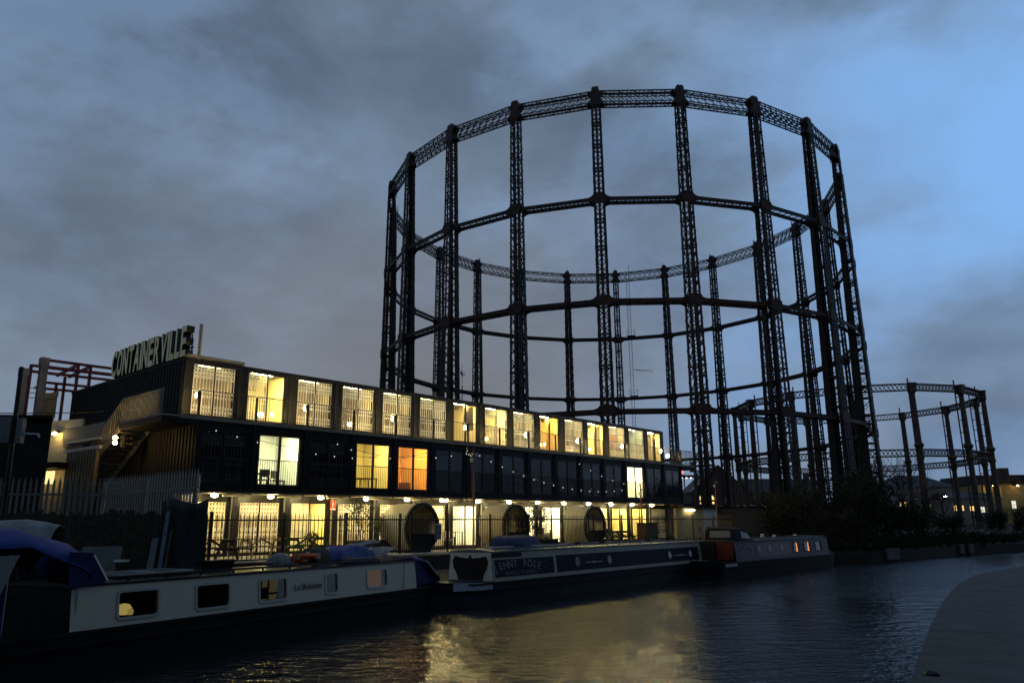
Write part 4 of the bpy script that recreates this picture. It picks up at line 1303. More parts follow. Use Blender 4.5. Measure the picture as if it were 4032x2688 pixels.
lump('pink_bucket', 'small dull pink bag at the edge of the cream boat roof', 'bag', lbp(8.05, 0.35, 1.56), R(62), 0.13, 0.11, 0.16, mat('dull_pink', (0.14, 0.05, 0.08), 0.7), 8)
t_ = on_lb('roof_poles', 'long pale poles laid over the blue tarpaulin on the boat roof', 'poles', 8.6, 0.8, 1.9)
for dy_, dz_ in ((0, 0.02), (0.14, 0.06), (0.3, 0.0)):
    s = MB(); s.tube((-1.5, dy_, dz_ - 0.12), (1.6, dy_ + 0.06, dz_ + 0.16), 0.025, n=7); s.obj('pole', mat('pale_pole', (0.26, 0.25, 0.23), 0.5), t_)
for q_, (xx, rot) in enumerate(((10.0, 12), (10.35, -8))):
    t_ = on_lb('folded_chair', ('folded grey deck chair leaning by the blue tarpaulin' if q_ == 0 else 'second folded grey deck chair nearest the bow on the boat roof'), 'chair', xx, 0.9, 1.58, R(rot))
    s = MB()
    for y in (-0.25, 0.25):
        s.bar((-0.35, y, 0.03), (0.35, y, 0.34), 0.03); s.bar((-0.3, y, 0.20), (0.38, y, 0.16), 0.03)
    s.obj('frame', M_winfr, t_)
    s = MB(); s.hexa([(-0.30, -0.23, 0.06), (0.3, -0.23, 0.32), (0.3, 0.23, 0.32), (-0.30, 0.23, 0.06), (-0.30, -0.23, 0.075), (0.3, -0.23, 0.335), (0.3, 0.23, 0.335), (-0.30, 0.23, 0.075)]); s.obj('seat', mat('grey_canvas', (0.16, 0.17, 0.18), 0.8), t_)
t_ = on_lb('roof_plank', 'long plank lying along the near side of the cream boat roof', 'plank', 9.9, 0.35, 1.63)
s = MB(); s.box(-1.9, 1.5, -0.10, 0.10, 0, 0.035); s.obj('board', mat('weathered_board', (0.13, 0.12, 0.10), 0.8), t_)
for q_, (xx, lbl) in enumerate(((1.6, 'flat grey solar panel next to the blue canopy on the boat roof'), (2.55, 'flat grey solar panel just left of the black planter'))):
    t_ = on_lb('solar_panel', lbl, 'solar panel', xx, 0.95, 1.60)
    s = MB(); s.box(-0.42, 0.42, -0.5, 0.5, 0.0, 0.035); s.obj('panel', mat('solar_cells', (0.05, 0.055, 0.06), 0.25), t_)
    s = MB(); s.box(-0.45, 0.45, -0.53, -0.50, 0, 0.05); s.box(-0.45, 0.45, 0.50, 0.53, 0, 0.05); s.box(-0.45, -0.42, -0.5, 0.5, 0, 0.05); s.box(0.42, 0.45, -0.5, 0.5, 0, 0.05); s.obj('frame', M_winfr, t_)

# --- the navy boat
jr = boat_frame('navy_narrowboat', 'navy and grey narrowboat lettered JENNY ROSE moored behind the cream boat', -0.67, 26.93, 51.7)
_c2, _s2 = math.cos(R(51.7)), math.sin(R(51.7))
def jrp(x, y, z): return (-0.67 + _c2 * x - _s2 * y, 26.93 + _s2 * x + _c2 * y, z)
M_jr = mat('dove_grey_paint', (0.26, 0.245, 0.20), 0.5, 0, 0.12, 1.5, spec=0.12)
M_jn = mat('navy_panel_paint', (0.006, 0.008, 0.018), 0.6, 0, 0.2, 2.0, spec=0.10)
M_jh = mat('slate_blue_hull', (0.020, 0.024, 0.032), 0.5, 0, 0.3, 2.0, spec=0.1)
M_jc = mat('cream_stern_paint', (0.50, 0.47, 0.36), 0.5, 0, 0.15)
hull(jr, -2.3, 18.0, M_jh, M_hullk, 2.2, 1.3)
cabin_sides(jr, 15.9, 0.70, 1.66, 0.02, 0.12, [], M_jr)
cabin_roof(jr, 15.9, 1.66, 0.12, mat('grey_boat_roof', (0.10, 0.10, 0.10), 0.4), 0.0)
yj = lambda z: 0.02 + 0.10 * (z - 0.7) / 0.96
def side_panel(parent, name, x0, x1, z0, z1, yf, m, pr_=0.006):
    s = MB(); s.hexa([(x0, yf(z0) - pr_, z0), (x1, yf(z0) - pr_, z0), (x1, yf(z0) + 0.01, z0), (x0, yf(z0) + 0.01, z0), (x0, yf(z1) - pr_, z1), (x1, yf(z1) - pr_, z1), (x1, yf(z1) + 0.01, z1), (x0, yf(z1) + 0.01, z1)])
    return s.obj(name, m, parent)
side_panel(jr, 'name_panel', 0.10, 3.50, 0.83, 1.40, yj, M_jn)
side_panel(jr, 'side_panel', 3.68, 15.62, 0.83, 1.43, yj, M_jn)
side_panel(jr, 'slide_hatch', -0.02, 1.6, 1.47, 1.62, yj, M_hullk, 0.02)
M_jl = mat('faded_lettering', (0.17, 0.165, 0.14), 0.7)
def arched(parent, body, size, xc, zc, rad, span, yf, m, width):
    n = len(body)
    for i, ch in enumerate(body):
        if ch == ' ':
            continue
        f = (i + 0.5) / n - 0.5
        a = f * span
        x, z = xc + width * f, zc + rad * (math.cos(a) - 1)
        me = text_mesh(ch, size, 0.003, 0.004, 'CENTER')
        for v in me.vertices:
            px, pz = v.co.x, v.co.y
            qx, qz = px * math.cos(-a) - pz * math.sin(-a), px * math.sin(-a) + pz * math.cos(-a)
            X, Z = x + qx, z + qz
            v.co = Vector((X, yf(Z) - 0.010 - v.co.z, Z))
        me.materials.clear(); me.materials.append(m)
        link('letter', me, parent)
nm = link('lettering', None, jr)
arched(nm, 'JENNY ROSE', 0.36, 1.36, 1.13, 1.05, 1.0, yj, M_jl, 2.62)
text_part('lettering', 'GLASCOTE BASIN', 0.17, M_jl, jr, (0.62, yj(0.93) - 0.012, 0.885), width=1.75)
def ring_disc(parent, name, x, z, r, yf, m, mp, zs=1.0):
    s = MB(); k = 18
    for j in range(k):
        a, b = 2 * math.pi * j / k, 2 * math.pi * (j + 1) / k
        def Q(rr, t, off):
            zz_ = z + rr * math.sin(t) * zs
            return (x + rr * math.cos(t), yf(zz_) - off, zz_)
        s.quad(Q(r, a, 0.02), Q(r, b, 0.02), Q(r * 0.74, b, 0.03), Q(r * 0.74, a, 0.03))
        s.quad(Q(r, a, 0.0), Q(r, b, 0.0), Q(r, b, 0.02), Q(r, a, 0.02))
    o = s.obj(name, m, parent)
    s = MB(); s.quad(*[(x + r * 0.75 * math.cos(2 * math.pi * j / k), yf(z + r * 0.75 * math.sin(2 * math.pi * j / k)) - 0.022, z + r * 0.75 * math.sin(2 * math.pi * j / k)) for j in range(k)])
    s.obj('pane', mp, o)
    return o
M_brass = mat('dull_brass_ring', (0.06, 0.06, 0.06), 0.35, 0.4)
M_pale = mat('pale_porthole_blind', (0.52, 0.54, 0.55), 0.5)
M_dkglass = mat('dark_glass', (0.01, 0.012, 0.015), 0.08)
for x, mp in ((5.03, M_dkglass), (7.36, mat('mottled_porthole', (0.22, 0.23, 0.24), 0.4, 0, 0.5, 12.0)), (12.61, M_pale), (14.69, M_pale)):
    ring_disc(jr, 'porthole', x, 1.13, 0.19, yj, M_brass, mp)
for a, b in ((5.57, 6.80), (13.01, 14.30)):
    s = MB(); s.bar((a, yj(1.1) - 0.03, 1.10), (b, yj(1.1) - 0.03, 1.10), 0.03, 0.03); s.bar(((a + b) / 2 - 0.12, yj(1.1) - 0.03, 1.10), ((a + b) / 2 + 0.12, yj(1.1) - 0.03, 1.10), 0.05, 0.06); s.obj('grab_rail', mat('pale_rail', (0.34, 0.34, 0.33), 0.5), jr)
# painted crest beside the name
s = MB(); k = 14
for j in range(k):
    a, b = 2 * math.pi * j / k, 2 * math.pi * (j + 1) / k
    for r_ in (0.15, 0.11):
        s.bar((2.95 + 0.8 * r_ * math.cos(a), yj(1.1) - 0.012, 1.10 + 1.25 * r_ * math.sin(a)), (2.95 + 0.8 * r_ * math.cos(b), yj(1.1) - 0.012, 1.10 + 1.25 * r_ * math.sin(b)), 0.012, 0.004, up=(0, 1, 0))
s.bar((2.87, yj(1.1) - 0.012, 1.06), (3.03, yj(1.1) - 0.012, 1.06), 0.03, 0.004, up=(0, 1, 0)); s.obj('crest', mat('faint_crest', (0.07, 0.07, 0.07), 0.6), jr)
# rear bulkhead with shaped cream surround round dark doors
s = MB()
s.loft([[(-0.03, 0.04, 0.72), (-0.03, BW - 0.04, 0.72), (-0.03, BW - 0.13, 1.64), (-0.03, 0.13, 1.64)], [(0.0, 0.04, 0.72), (0.0, BW - 0.04, 0.72), (0.0, BW - 0.13, 1.64), (0.0, 0.13, 1.64)]])
s.obj('rear_bulkhead', M_jc, jr)
pr2 = [(0.50, 0.74), (0.42, 0.95), (0.28, 1.15), (0.24, 1.35), (0.34, 1.52), (0.62, 1.47), (0.95, 1.44), (1.04, 1.56), (1.13, 1.44), (1.46, 1.47), (1.74, 1.52), (1.84, 1.35), (1.80, 1.15), (1.66, 0.95), (1.58, 0.74)]
s = MB(); s.loft([[(-0.05, y, z) for y, z in pr2], [(-0.031, y, z) for y, z in pr2]]); s.obj('rear_doors', M_hullk, jr)
s = MB(); s.hexa([(-1.95, 0.02, 0.52), (-0.1, -0.005, 0.47), (-0.1, 0.03, 0.47), (-1.95, 0.06, 0.52), (-1.95, -0.0, 0.76), (-0.1, -0.025, 0.68), (-0.1, 0.02, 0.68), (-1.95, 0.05, 0.76)]); s.obj('counter_band', mat('pale_blue_grey', (0.30, 0.33, 0.36), 0.5), jr)
s = MB(); s.hexa([(16.5, -0.02, 0.50), (17.5, 0.62, 0.56), (17.5, 0.70, 0.56), (16.5, 0.06, 0.50), (16.5, -0.04, 0.74), (17.5, 0.58, 0.84), (17.5, 0.66, 0.84), (16.5, 0.04, 0.74)]); s.obj('bow_flash', mat('teal_flash', (0.06, 0.12, 0.13), 0.5), jr)
s = MB()
for k_, x in enumerate((3.0, 6.0, 9.5, 11.8, 15.0)):
    s.box(x, x + 0.02, 0.005, 0.02, 0.45, 0.70)
s.obj('hull_seams', M_hullk, jr)
lump('covered_load', 'dark blue sheeted load on the stern half of the navy boat roof', 'sheeted load', jrp(2.5, 1.05, 1.72), R(51.7), 1.25, 0.55, 0.44, mat('dark_blue_sheet', (0.008, 0.013, 0.045), 0.6, 0, 0.3, 4.0, 0.6, 5.0), 21, amp=0.18)
t_ = thing('roof_box', 'square black box on the navy boat roof right of the sheeted load', 'box', jrp(4.4, 1.0, 1.73), R(51.7)); s = MB(); s.box(-0.32, 0.32, -0.3, 0.3, 0, 0.24); s.obj('body', M_hullk, t_); s = MB(); s.box(-0.34, 0.34, -0.32, 0.32, 0.241, 0.27); s.obj('lid', M_hullk, t_)
for q_, (x, lb_) in enumerate(((6.3, 'low mushroom vent on the navy boat roof nearest the black box'), (8.2, 'low mushroom vent midway along the navy boat roof'), (12.2, 'low mushroom vent towards the bow of the navy boat roof'))):
    s = MB(); s.lathe([(0.07, 0), (0.06, 0.05), (0.14, 0.06), (0.11, 0.11), (0.02, 0.13)], n=14); tag(s.obj('roof_vent', M_hullk, None, jrp(x, 0.9, 1.725), 0, True), lb_, 'roof vent')
t_ = thing('boat_pole', 'long boat pole lying along the navy boat roof', 'pole', jrp(1.6, 0.5, 1.78), R(51.7)); s = MB(); s.tube((-1.5, 0, 0), (3.6, 0.1, 0.0), 0.03, n=8); s.obj('shaft', mat('pale_pole', (0.26, 0.25, 0.23), 0.5), t_)

# --- the third, maroon boat
hb = boat_frame('maroon_narrowboat', 'maroon and grey narrowboat with three amber lit windows, farthest of the moored boats', 9.88, 38.14, 46.3)
_c3, _s3 = math.cos(R(46.3)), math.sin(R(46.3))
def hbp(x, y, z): return (9.88 + _c3 * x - _s3 * y, 38.14 + _s3 * x + _c3 * y, z)
M_hg = mat('dark_grey_boat_paint', (0.06, 0.058, 0.062), 0.45, 0, 0.2, 1.5, spec=0.1)
M_mar = mat('maroon_panel', (0.055, 0.010, 0.012), 0.4, 0, 0.2, 2.0)
HW = [(7.78, 8.38, 0.98, 1.46), (9.12, 9.86, 0.98, 1.46), (10.62, 11.38, 0.98, 1.46)]
hull(hb, -0.9, 14.6, M_hullk, M_hullk, 2.2, 0.9)
cabin_sides(hb, 11.05, 0.70, 1.66, 0.02, 0.12, HW, M_hg, 1.30)
cabin_roof(hb, 11.05, 1.66, 0.12, M_hg, 1.30)
side_panel(hb, 'side_panel', 3.5, 7.4, 0.86, 1.48, yj, M_mar)
for (a, b, c, d), st_ in zip(HW, (0.35, 0.9, 0.9)):
    boat_window(hb, a, b, c, d, yj, M_hullk, M_boatglass, 0.04)
s = MB(); s.box(1.2, 12.3, 1.2, 1.25, 0.76, 1.62); s.obj('bulkhead', M_dimint, hb)
M_amb = emis('amber_room', (1.0, 0.36, 0.07), 1.5)
for a, b, c, d in HW:
    s = MB(); s.box(a - 0.03, b + 0.03, 0.5, 0.52, 0.84, 1.58); s.obj('cabin_lining', M_amb, hb)
    s = MB(); s.box(a + 0.02, a + 0.10, 0.16, 0.18, 0.9, 1.5); s.box(b - 0.22, b - 0.14, 0.30, 0.32, 0.9, 1.5); s.obj('curtain', mat('brown_curtain', (0.18, 0.08, 0.03), 0.9), hb)
    s = MB(); s.box((a + b) / 2 + 0.02, (a + b) / 2 + 0.10, 0.40, 0.42, 1.0, 1.40); s.obj('wall_light', emis('cabin_wall_light', (1.0, 0.62, 0.2), 3.0), hb)
for x in (3.78, 4.95, 6.36):
    ring_disc(hb, 'porthole', x, 1.19, 0.19, yj, mat('pale_ring', (0.24, 0.24, 0.24), 0.4), M_dkglass)
s = MB()
for j in range(16):
    a = math.pi * (j + 0.5) / 16
    s.box(2.55 + 0.55 * math.cos(a) - 0.05, 2.55 + 0.55 * math.cos(a) + 0.05, yj(1.2) - 0.014, yj(1.2) - 0.004, 1.0 + 0.42 * math.sin(a) - 0.05, 1.0 + 0.42 * math.sin(a) + 0.05)
s.obj('painted_scroll', mat('scroll_paint', (0.20, 0.19, 0.17), 0.6), hb)
s = MB(); s.box(1.26, 1.285, 0.14, 1.05, 0.78, 1.60); s.obj('rear_doors', mat('dark_red_paint', (0.11, 0.012, 0.009), 0.5), hb)
s = MB(); s.tube((-0.7, 1.04, 0.72), (-0.55, 1.04, 1.25), 0.025, n=6); s.tube((-0.55, 1.04, 1.25), (0.25, 1.04, 1.42), 0.022, n=6); s.obj('tiller', M_hullk, hb)
s = MB(); s.box(0.1, 1.25, -0.03, -0.002, 0.50, 0.68); s.obj('counter_band', mat('pale_counter', (0.26, 0.25, 0.24), 0.5), hb)
# its pram hood
s = MB()
rings = [[(x, 0.08, 1.70), (x, 0.16, zt - 0.06), (x, 0.5, zt), (x, BW - 0.7, zt), (x, BW - 0.42, zt - 0.06), (x, BW - 0.34, 1.70)] for x, zt in ((1.40, 2.27), (1.8, 2.32), (2.5, 2.28))]
rings.append([(3.35, 0.10, 1.69), (3.2, 0.2, 1.80), (3.15, 0.5, 1.86), (3.15, BW - 0.5, 1.86), (3.2, BW - 0.2, 1.80), (3.35, BW - 0.1, 1.69)])
s.quad((1.40, 0.08, 1.70), (1.40, 0.16, 2.21), (1.40, 0.5, 2.27), (1.40, BW - 0.7, 2.27), (1.40, BW - 0.42, 2.21), (1.40, BW - 0.34, 1.70))
s.loft(rings, closed=False); x_ = s.obj('pram_hood', mat('black_canvas', (0.010, 0.010, 0.011), 0.8), hb); x_.modifiers.new('thick', 'SOLIDIFY').thickness = 0.02
M_hood = glass('hood_window', (0.6, 0.55, 0.5), 1.45, 0.2, 0.4)
s = MB(); s.quad((1.37, 0.30, 1.84), (1.37, 0.32, 2.16), (1.37, 1.42, 2.16), (1.37, 1.44, 1.84)); s.obj('hood_window', M_hood, hb)
s = MB(); s.quad((2.0, 0.055, 1.80), (3.0, 0.065, 1.76), (2.65, 0.09, 2.02), (2.02, 0.10, 2.14)); s.obj('hood_window', M_hood, hb)
for q_, (x, z_, lb_) in enumerate(((5.9, 0.22, 'white conical chimney cover nearest the hood on the maroon boat'), (7.3, 0.14, 'small white conical cover midway on the maroon boat roof'), (9.9, 0.14, 'small white conical cover above the lit windows of the maroon boat'))):
    s = MB(); s.lathe([(0.12, 0), (0.09, z_), (0.02, z_ + 0.02)], n=12); tag(s.obj('roof_cover', mat('white_plastic', (0.55, 0.52, 0.42), 0.5), None, hbp(x, 0.9, 1.725), 0, True), lb_, 'cover')
s = MB(); s.box(9.3, 12.0, 0.7, 1.3, 1.73, 1.80); s.obj('roof_rack', M_hg, hb)

# ================================================================== canal-side railings and palisade
def bar_fence(name, label, x0, x1, y, z0, h, posts, step, railz, parent_rot=BA):
    t = thing(name, label, 'fence', (BX, BY, 0), BA)
    pm = MB(); pm.box(-0.045, 0.045, -0.045, 0.045, 0, h + 0.06); pm = pm.mesh('post', M_rail)
    for x in posts:
        link('post', pm, t, (x, y, z0))
    for z in railz:
        s = MB(); s.box(x0, x1, y - 0.014, y + 0.014, z0 + z - 0.028, z0 + z + 0.028); s.obj('rail', M_rail, t)
    bm = MB()
    bm.box(-0.011, 0.011, -0.011, 0.011, 0.03, h - 0.05)
    bm.hexa([(-0.011, -0.011, h - 0.05), (0.011, -0.011, h - 0.05), (0.011, 0.011, h - 0.05), (-0.011, 0.011, h - 0.05), (-0.002, -0.002, h + 0.03), (0.002, -0.002, h + 0.03), (0.002, 0.002, h + 0.03), (-0.002, 0.002, h + 0.03)])
    bm = bm.mesh('bar', M_rail)
    k = x0 + step / 2
    while k < x1:
        if not any(abs(k - p) < 0.05 for p in posts):
            o = link('bar', bm, t, (k, y + 0.0, z0))
        k += step
    return t
bar_fence('canal_railing', 'long black vertical bar railing along the canal edge of the yard', 4.75, 39.5, -4.2, 1.40, 1.62, [5.25 + 2.85 * i for i in range(13)], 0.119, (0.12, 1.42))
bar_fence('yard_railing', 'nearer black bar railing with wider bars at the left of the yard', -2.2, 4.72, -4.95, 1.30, 1.72, [-0.95, 1.88, 4.69], 0.172, (0.12, 1.50))
# notice on the railing
t_ = thing('railing_notice', 'grey notice board of small print fixed to the canal railing', 'notice', tuple(bp(10.28, -4.27, 1.95)), BA)
s = MB(); s.box(-0.21, 0.21, -0.01, 0.01, 0, 0.62); s.obj('board', mat('grey_notice', (0.07, 0.075, 0.085), 0.6), t_)
s = MB(); s.box(-0.21, 0.21, -0.02, 0.012, 0.63, 0.70); s.obj('top_strip', mat('pale_notice', (0.24, 0.25, 0.25), 0.6), t_)
s = MB()
for i in range(9):
    s.box(-0.17, 0.17 - 0.05 * ((i * 7) % 3), -0.014, -0.011, 0.06 + 0.055 * i, 0.075 + 0.055 * i)
s.obj('print_lines', mat('notice_print', (0.16, 0.17, 0.18), 0.6), t_)
# galvanised palisade at the left
M_pal = mat('galvanised_pale', (0.155, 0.15, 0.13), 0.5, 0.25, 0.25, 3.0)
pal = thing('palisade_fence', 'tall galvanised palisade fence of pointed pales at the left of the yard', 'fence', (0, 0, 0))
pm = MB()
pm.hexa([(-0.034, -0.008, 0), (0.034, -0.008, 0), (0.026, 0.012, 0), (-0.026, 0.012, 0), (-0.034, -0.008, 2.5), (0.034, -0.008, 2.5), (0.026, 0.012, 2.5), (-0.026, 0.012, 2.5)])
pm.hexa([(-0.034, -0.008, 2.5), (0.034, -0.008, 2.5), (0.026, 0.012, 2.5), (-0.026, 0.012, 2.5), (-0.004, -0.002, 2.64), (0.004, -0.002, 2.64), (0.003, 0.002, 2.64), (-0.003, 0.002, 2.64)])
pm = pm.mesh('pale', M_pal)
PL = [(-18.0, 21.6), (-14.8, 22.9), (-12.4, 23.8), (-8.1, 20.3)]
for (xa, ya), (xb, yb) in zip(PL, PL[1:]):
    L = math.hypot(xb - xa, yb - ya); ang = math.atan2(yb - ya, xb - xa)
    n = int(L / 0.148)
    for i in range(n):
        f = (i + 0.5) / n
        o = link('pale', pm, pal, (xa + (xb - xa) * f, ya + (yb - ya) * f, 1.40), ang)
        o.rotation_euler = (0, 0, ang + (math.pi if abs(ang) > 1.6 else 0))
    for z in (1.75, 3.55):
        s = MB(); s.bar((xa, ya + 0.03, z), (xb, yb + 0.03, z), 0.05, 0.06); s.obj('rail', M_pal, pal)
    for i in range(int(L / 2.7) + 1):
        f = min(1, i * 2.7 / L)
        s = MB(); s.box(xa + (xb - xa) * f - 0.05, xa + (xb - xa) * f + 0.05, ya + (yb - ya) * f + 0.06, ya + (yb - ya) * f + 0.16, 1.3, 3.9); s.obj('post', M_pal, pal)
# reed screen, hanging sheet, boards and the covered boat behind the cream boat
scr = MB()
random.seed(9)
x = -13.6
while x < -8.95:
    f = (x + 13.6) / 4.6
    scr.box(x, x + 0.035, 19.6 + 0.55 * f + random.uniform(-0.012, 0.012), 19.65 + 0.55 * f, 0.6, 2.93 + random.uniform(-0.07, 0.07) + 0.04 * math.sin(x * 3))
    x += 0.042
scr = stuff(scr.obj('reed_screen', mat('dark_reed', (0.040, 0.033, 0.022), 0.9, 0, 0.5, 8.0)))
tag(scr, 'dark split reed screening fence behind the cream boat', 'screen')
s = MB()
rings = []
for i in range(15):
    f = i / 14
    rings.append([(-8.95 + 1.25 * f, 20.15 + 0.10 * math.sin(f * 9 + z_ * 2.1) + 0.05 * math.sin(f * 23), 1.35 + 1.85 * z_ + (0.06 * math.sin(f * 7) if z_ == 1 else 0)) for z_ in [k / 8 for k in range(9)]])
s.loft(rings, closed=False)
t_ = s.obj('hanging_sheet', mat('dark_green_tarpaulin', (0.012, 0.022, 0.022), 0.65, 0, 0.35, 3.0, 0.5, 5.0), None, smooth=True); t_.modifiers.new('thick', 'SOLIDIFY').thickness = 0.01
tag(t_, 'dark green tarpaulin hung as a screen at the end of the palisade fence', 'tarpaulin')
t_ = thing('grey_sheet_board', 'pale grey sheet panel leaning behind the cream boat roof', 'panel', (-9.98, 19.3, 1.0)); s = MB(); s.hexa([(-0.45, 0, 0), (0.45, 0, 0), (0.45, 0.03, 0), (-0.45, 0.03, 0), (-0.50, 0.2, 1.12), (0.47, 0.2, 1.12), (0.47, 0.23, 1.12), (-0.50, 0.23, 1.12)]); s.obj('sheet', mat('pale_sheet', (0.12, 0.125, 0.115), 0.7), t_)
for q_, (xx, h_, w_, lb_, m_) in enumerate(((-8.98, 1.30, 0.16, 'wide grey board standing left of the hanging green sheet', (0.11, 0.12, 0.125)), (-8.72, 1.95, 0.10, 'tall narrow pale blue board leaning on the hanging sheet', (0.10, 0.13, 0.17)), (-8.60, 1.5, 0.06, 'thin brown batten standing beside the pale blue board', (0.06, 0.045, 0.035)))):
    t_ = thing('leaning_board', lb_, 'board', (xx, 19.75, 1.0)); s = MB(); s.hexa([(-w_ / 2, 0, 0), (w_ / 2, 0, 0), (w_ / 2, 0.03, 0), (-w_ / 2, 0.03, 0), (-w_ / 2 + 0.03, 0.25, h_), (w_ / 2 + 0.03, 0.25, h_), (w_ / 2 + 0.03, 0.28, h_), (-w_ / 2 + 0.03, 0.28, h_)]); s.obj('plank', mat('board_%d' % q_, m_, 0.7), t_)
t_ = thing('side_table', 'small white topped stand behind the cream boat next to the grey panel', 'table', (-9.40, 19.3, 1.0)); s = MB(); s.box(-0.14, 0.14, -0.1, 0.1, 0.76, 0.81); s.obj('top', mat('white_plastic', (0.55, 0.52, 0.42), 0.5), t_)
for sx in (-0.1, 0.1):
    s = MB(); s.box(sx - 0.015, sx + 0.015, -0.02, 0.02, 0, 0.76); s.obj('leg', M_rail, t_)
t_ = thing('covered_dinghy', 'grey sheeted boat top behind the blue canopy at the far left', 'boat cover', (-12.6, 18.2, 1.0), R(5))
s = MB()
rings = []
for i in range(12):
    f = i / 11
    rings.append([(-2.2 + 4.4 * f, -0.6 + 1.2 * g_, 1.0 + 0.98 * (1 - abs(2 * g_ - 1) ** 2.2) * (1 - 0.35 * f) + 0.05 * math.sin(f * 14 + g_ * 5)) for g_ in [k / 8 for k in range(9)]])
s.loft(rings, closed=False); x_ = s.obj('sheet', mat('grey_cover', (0.15, 0.155, 0.155), 0.6, 0, 0.3, 3.0, 0.5, 5.0), t_, smooth=True); x_.modifiers.new('thick', 'SOLIDIFY').thickness = 0.015
s = MB(); s.box(-2.2, 2.0, -0.55, 0.55, 0.0, 1.0); s.obj('hull', M_hullk, t_)
# ================================================================== the yard
M_pod = mat('cream_pod_cladding', (0.30, 0.27, 0.19), 0.6, 0, 0.25, 2.0, stretch=(1, 8, 1))
M_podin = mat('pod_plywood', (0.46, 0.40, 0.28), 0.6, 0, 0.15, 2.0)
M_podrim = mat('pod_black_rim', (0.012, 0.011, 0.010), 0.5)
def pod(s_, label):
    t = thing('garden_pod', label, 'garden pod', tuple(bp(s_, -4.0, 1.40)), BA, 'round garden pods in the yard')
    def ring(r, y, n=30):
        out = []
        for i in range(n):
            a = -math.pi / 2 + 2 * math.pi * (i + 0.5) / n
            out.append((r * 0.93 * math.cos(a), y, max(0.03, 1.07 + r * math.sin(a))))
        return out
    s = MB(); s.loft([ring(1.06, 0.06), ring(1.06, 1.75)], cap=False); s.obj('shell', M_pod, t, smooth=True)
    s = MB(); s.loft([ring(1.00, 1.74), ring(1.00, 0.07)], cap=False); s.obj('lining', M_podin, t, smooth=True)
    s = MB(); s.loft([ring(1.10, 0.0), ring(1.10, 0.12), ring(0.96, 0.12), ring(0.96, 0.0), ring(1.10, 0.0)], cap=False); s.obj('rim', M_podrim, t)
    # back wall with a doorway on the left and a low front
    s = MB()
    n = 24
    def zt(x): return 1.07 + 1.0 * math.sqrt(max(0, 1 - (x / 0.93) ** 2))
    def zb(x): return max(0.05, 1.07 - 1.0 * math.sqrt(max(0, 1 - (x / 0.93) ** 2)))
    for i in range(n):
        a, b = -0.92 + 1.84 * i / n, -0.92 + 1.84 * (i + 1) / n
        if -0.62 < (a + b) / 2 < -0.10:
            s.quad((a, 1.70, 1.85), (b, 1.70, 1.85), (b, 1.70, zt(b)), (a, 1.70, zt(a)))
        else:
            s.quad((a, 1.70, zb(a)), (b, 1.70, zb(b)), (b, 1.70, zt(b)), (a, 1.70, zt(a)))
    s.obj('back_wall', M_podin, t)
    s = MB()
    for i in range(n):
        a, b = -0.92 + 1.84 * i / n, -0.92 + 1.84 * (i + 1) / n
        if (a + b) / 2 > -0.55:
            s.quad((a, 0.10, zb(a)), (b, 0.10, zb(b)), (b, 0.10, 0.80), (a, 0.10, 0.80))
    s.obj('front_panel', M_podrim, t)
    s = MB(); s.box(-0.7, 0.7, 0.12, 1.68, 0.10, 0.14); s.obj('floor', M_podin, t)
    s = MB(); s.box(0.25, 0.72, 0.2, 1.6, 0.42, 0.47); s.box(0.3, 0.34, 0.25, 1.55, 0.14, 0.42); s.obj('bench', M_podin, t)
    s = MB(); s.box(-0.56, -0.53, 0.09, 0.12, 0.1, 1.95); s.obj('mullion', M_podrim, t)
    s = MB()
    for i in (-0.6, 0.6):
        s.box(i - 0.1, i + 0.1, 0.2, 1.6, 0.0, 0.10)
    s.obj('skids', M_podrim, t)
pod(9.6, 'round cream garden pod nearest the fire sign, leftmost of the three')
pod(16.0, 'round cream garden pod behind bushy branches, middle of the three')
pod(22.85, 'round cream garden pod farthest along the yard, rightmost of the three')

M_pic = mat('picnic_timber', (0.26, 0.21, 0.13), 0.7, 0, 0.25, 3.0)
M_picd = mat('dark_picnic_timber', (0.03, 0.022, 0.016), 0.7, 0, 0.25, 3.0)
M_picg = mat('green_picnic_timber', (0.05, 0.075, 0.04), 0.7, 0, 0.25, 3.0)
def picnic(s_, dl, rot, m, label, L=1.9):
    t = thing('picnic_table', label, 'picnic table', tuple(bp(s_, dl, 1.40)), BA + rot, 'picnic tables in the yard')
    for i in range(5):
        s = MB(); s.box(-L / 2, L / 2, -0.36 + 0.146 * i, -0.36 + 0.136 + 0.146 * i, 0.70, 0.735); s.obj('top_plank', m, t)
    for y in (-0.72, 0.58):
        s = MB(); s.box(-L / 2, L / 2, y, y + 0.14, 0.40, 0.435); s.obj('seat_plank', m, t)
    for x in (-L / 2 + 0.25, L / 2 - 0.25):
        for sd in (-1, 1):
            s = MB(); s.bar((x, sd * 0.28, 0.70), (x, sd * 0.66, 0.0), 0.045, 0.10); s.obj('leg', m, t)
        s = MB(); s.box(x - 0.025, x + 0.025, -0.70, 0.70, 0.31, 0.40); s.box(x - 0.025, x + 0.025, -0.36, 0.36, 0.61, 0.70); s.obj('crosspiece', m, t)
    s = MB(); s.bar((-L / 2 + 0.28, 0, 0.36), (0.0, 0, 0.69), 0.05, 0.07); s.bar((L / 2 - 0.28, 0, 0.36), (0.0, 0, 0.69), 0.05, 0.07); s.obj('brace', m, t)
picnic(0.2, -2.9, R(8), M_picd, 'dark brown picnic table at the left end of the yard')
picnic(2.7, -2.2, R(-4), M_pic, 'pale timber picnic table in front of the second ground floor door')
picnic(4.5, -2.6, R(5), M_picg, 'green stained picnic table right of the pale one')
picnic(27.6, -2.4, R(0), M_picd, 'dark picnic table beyond the rightmost pod')

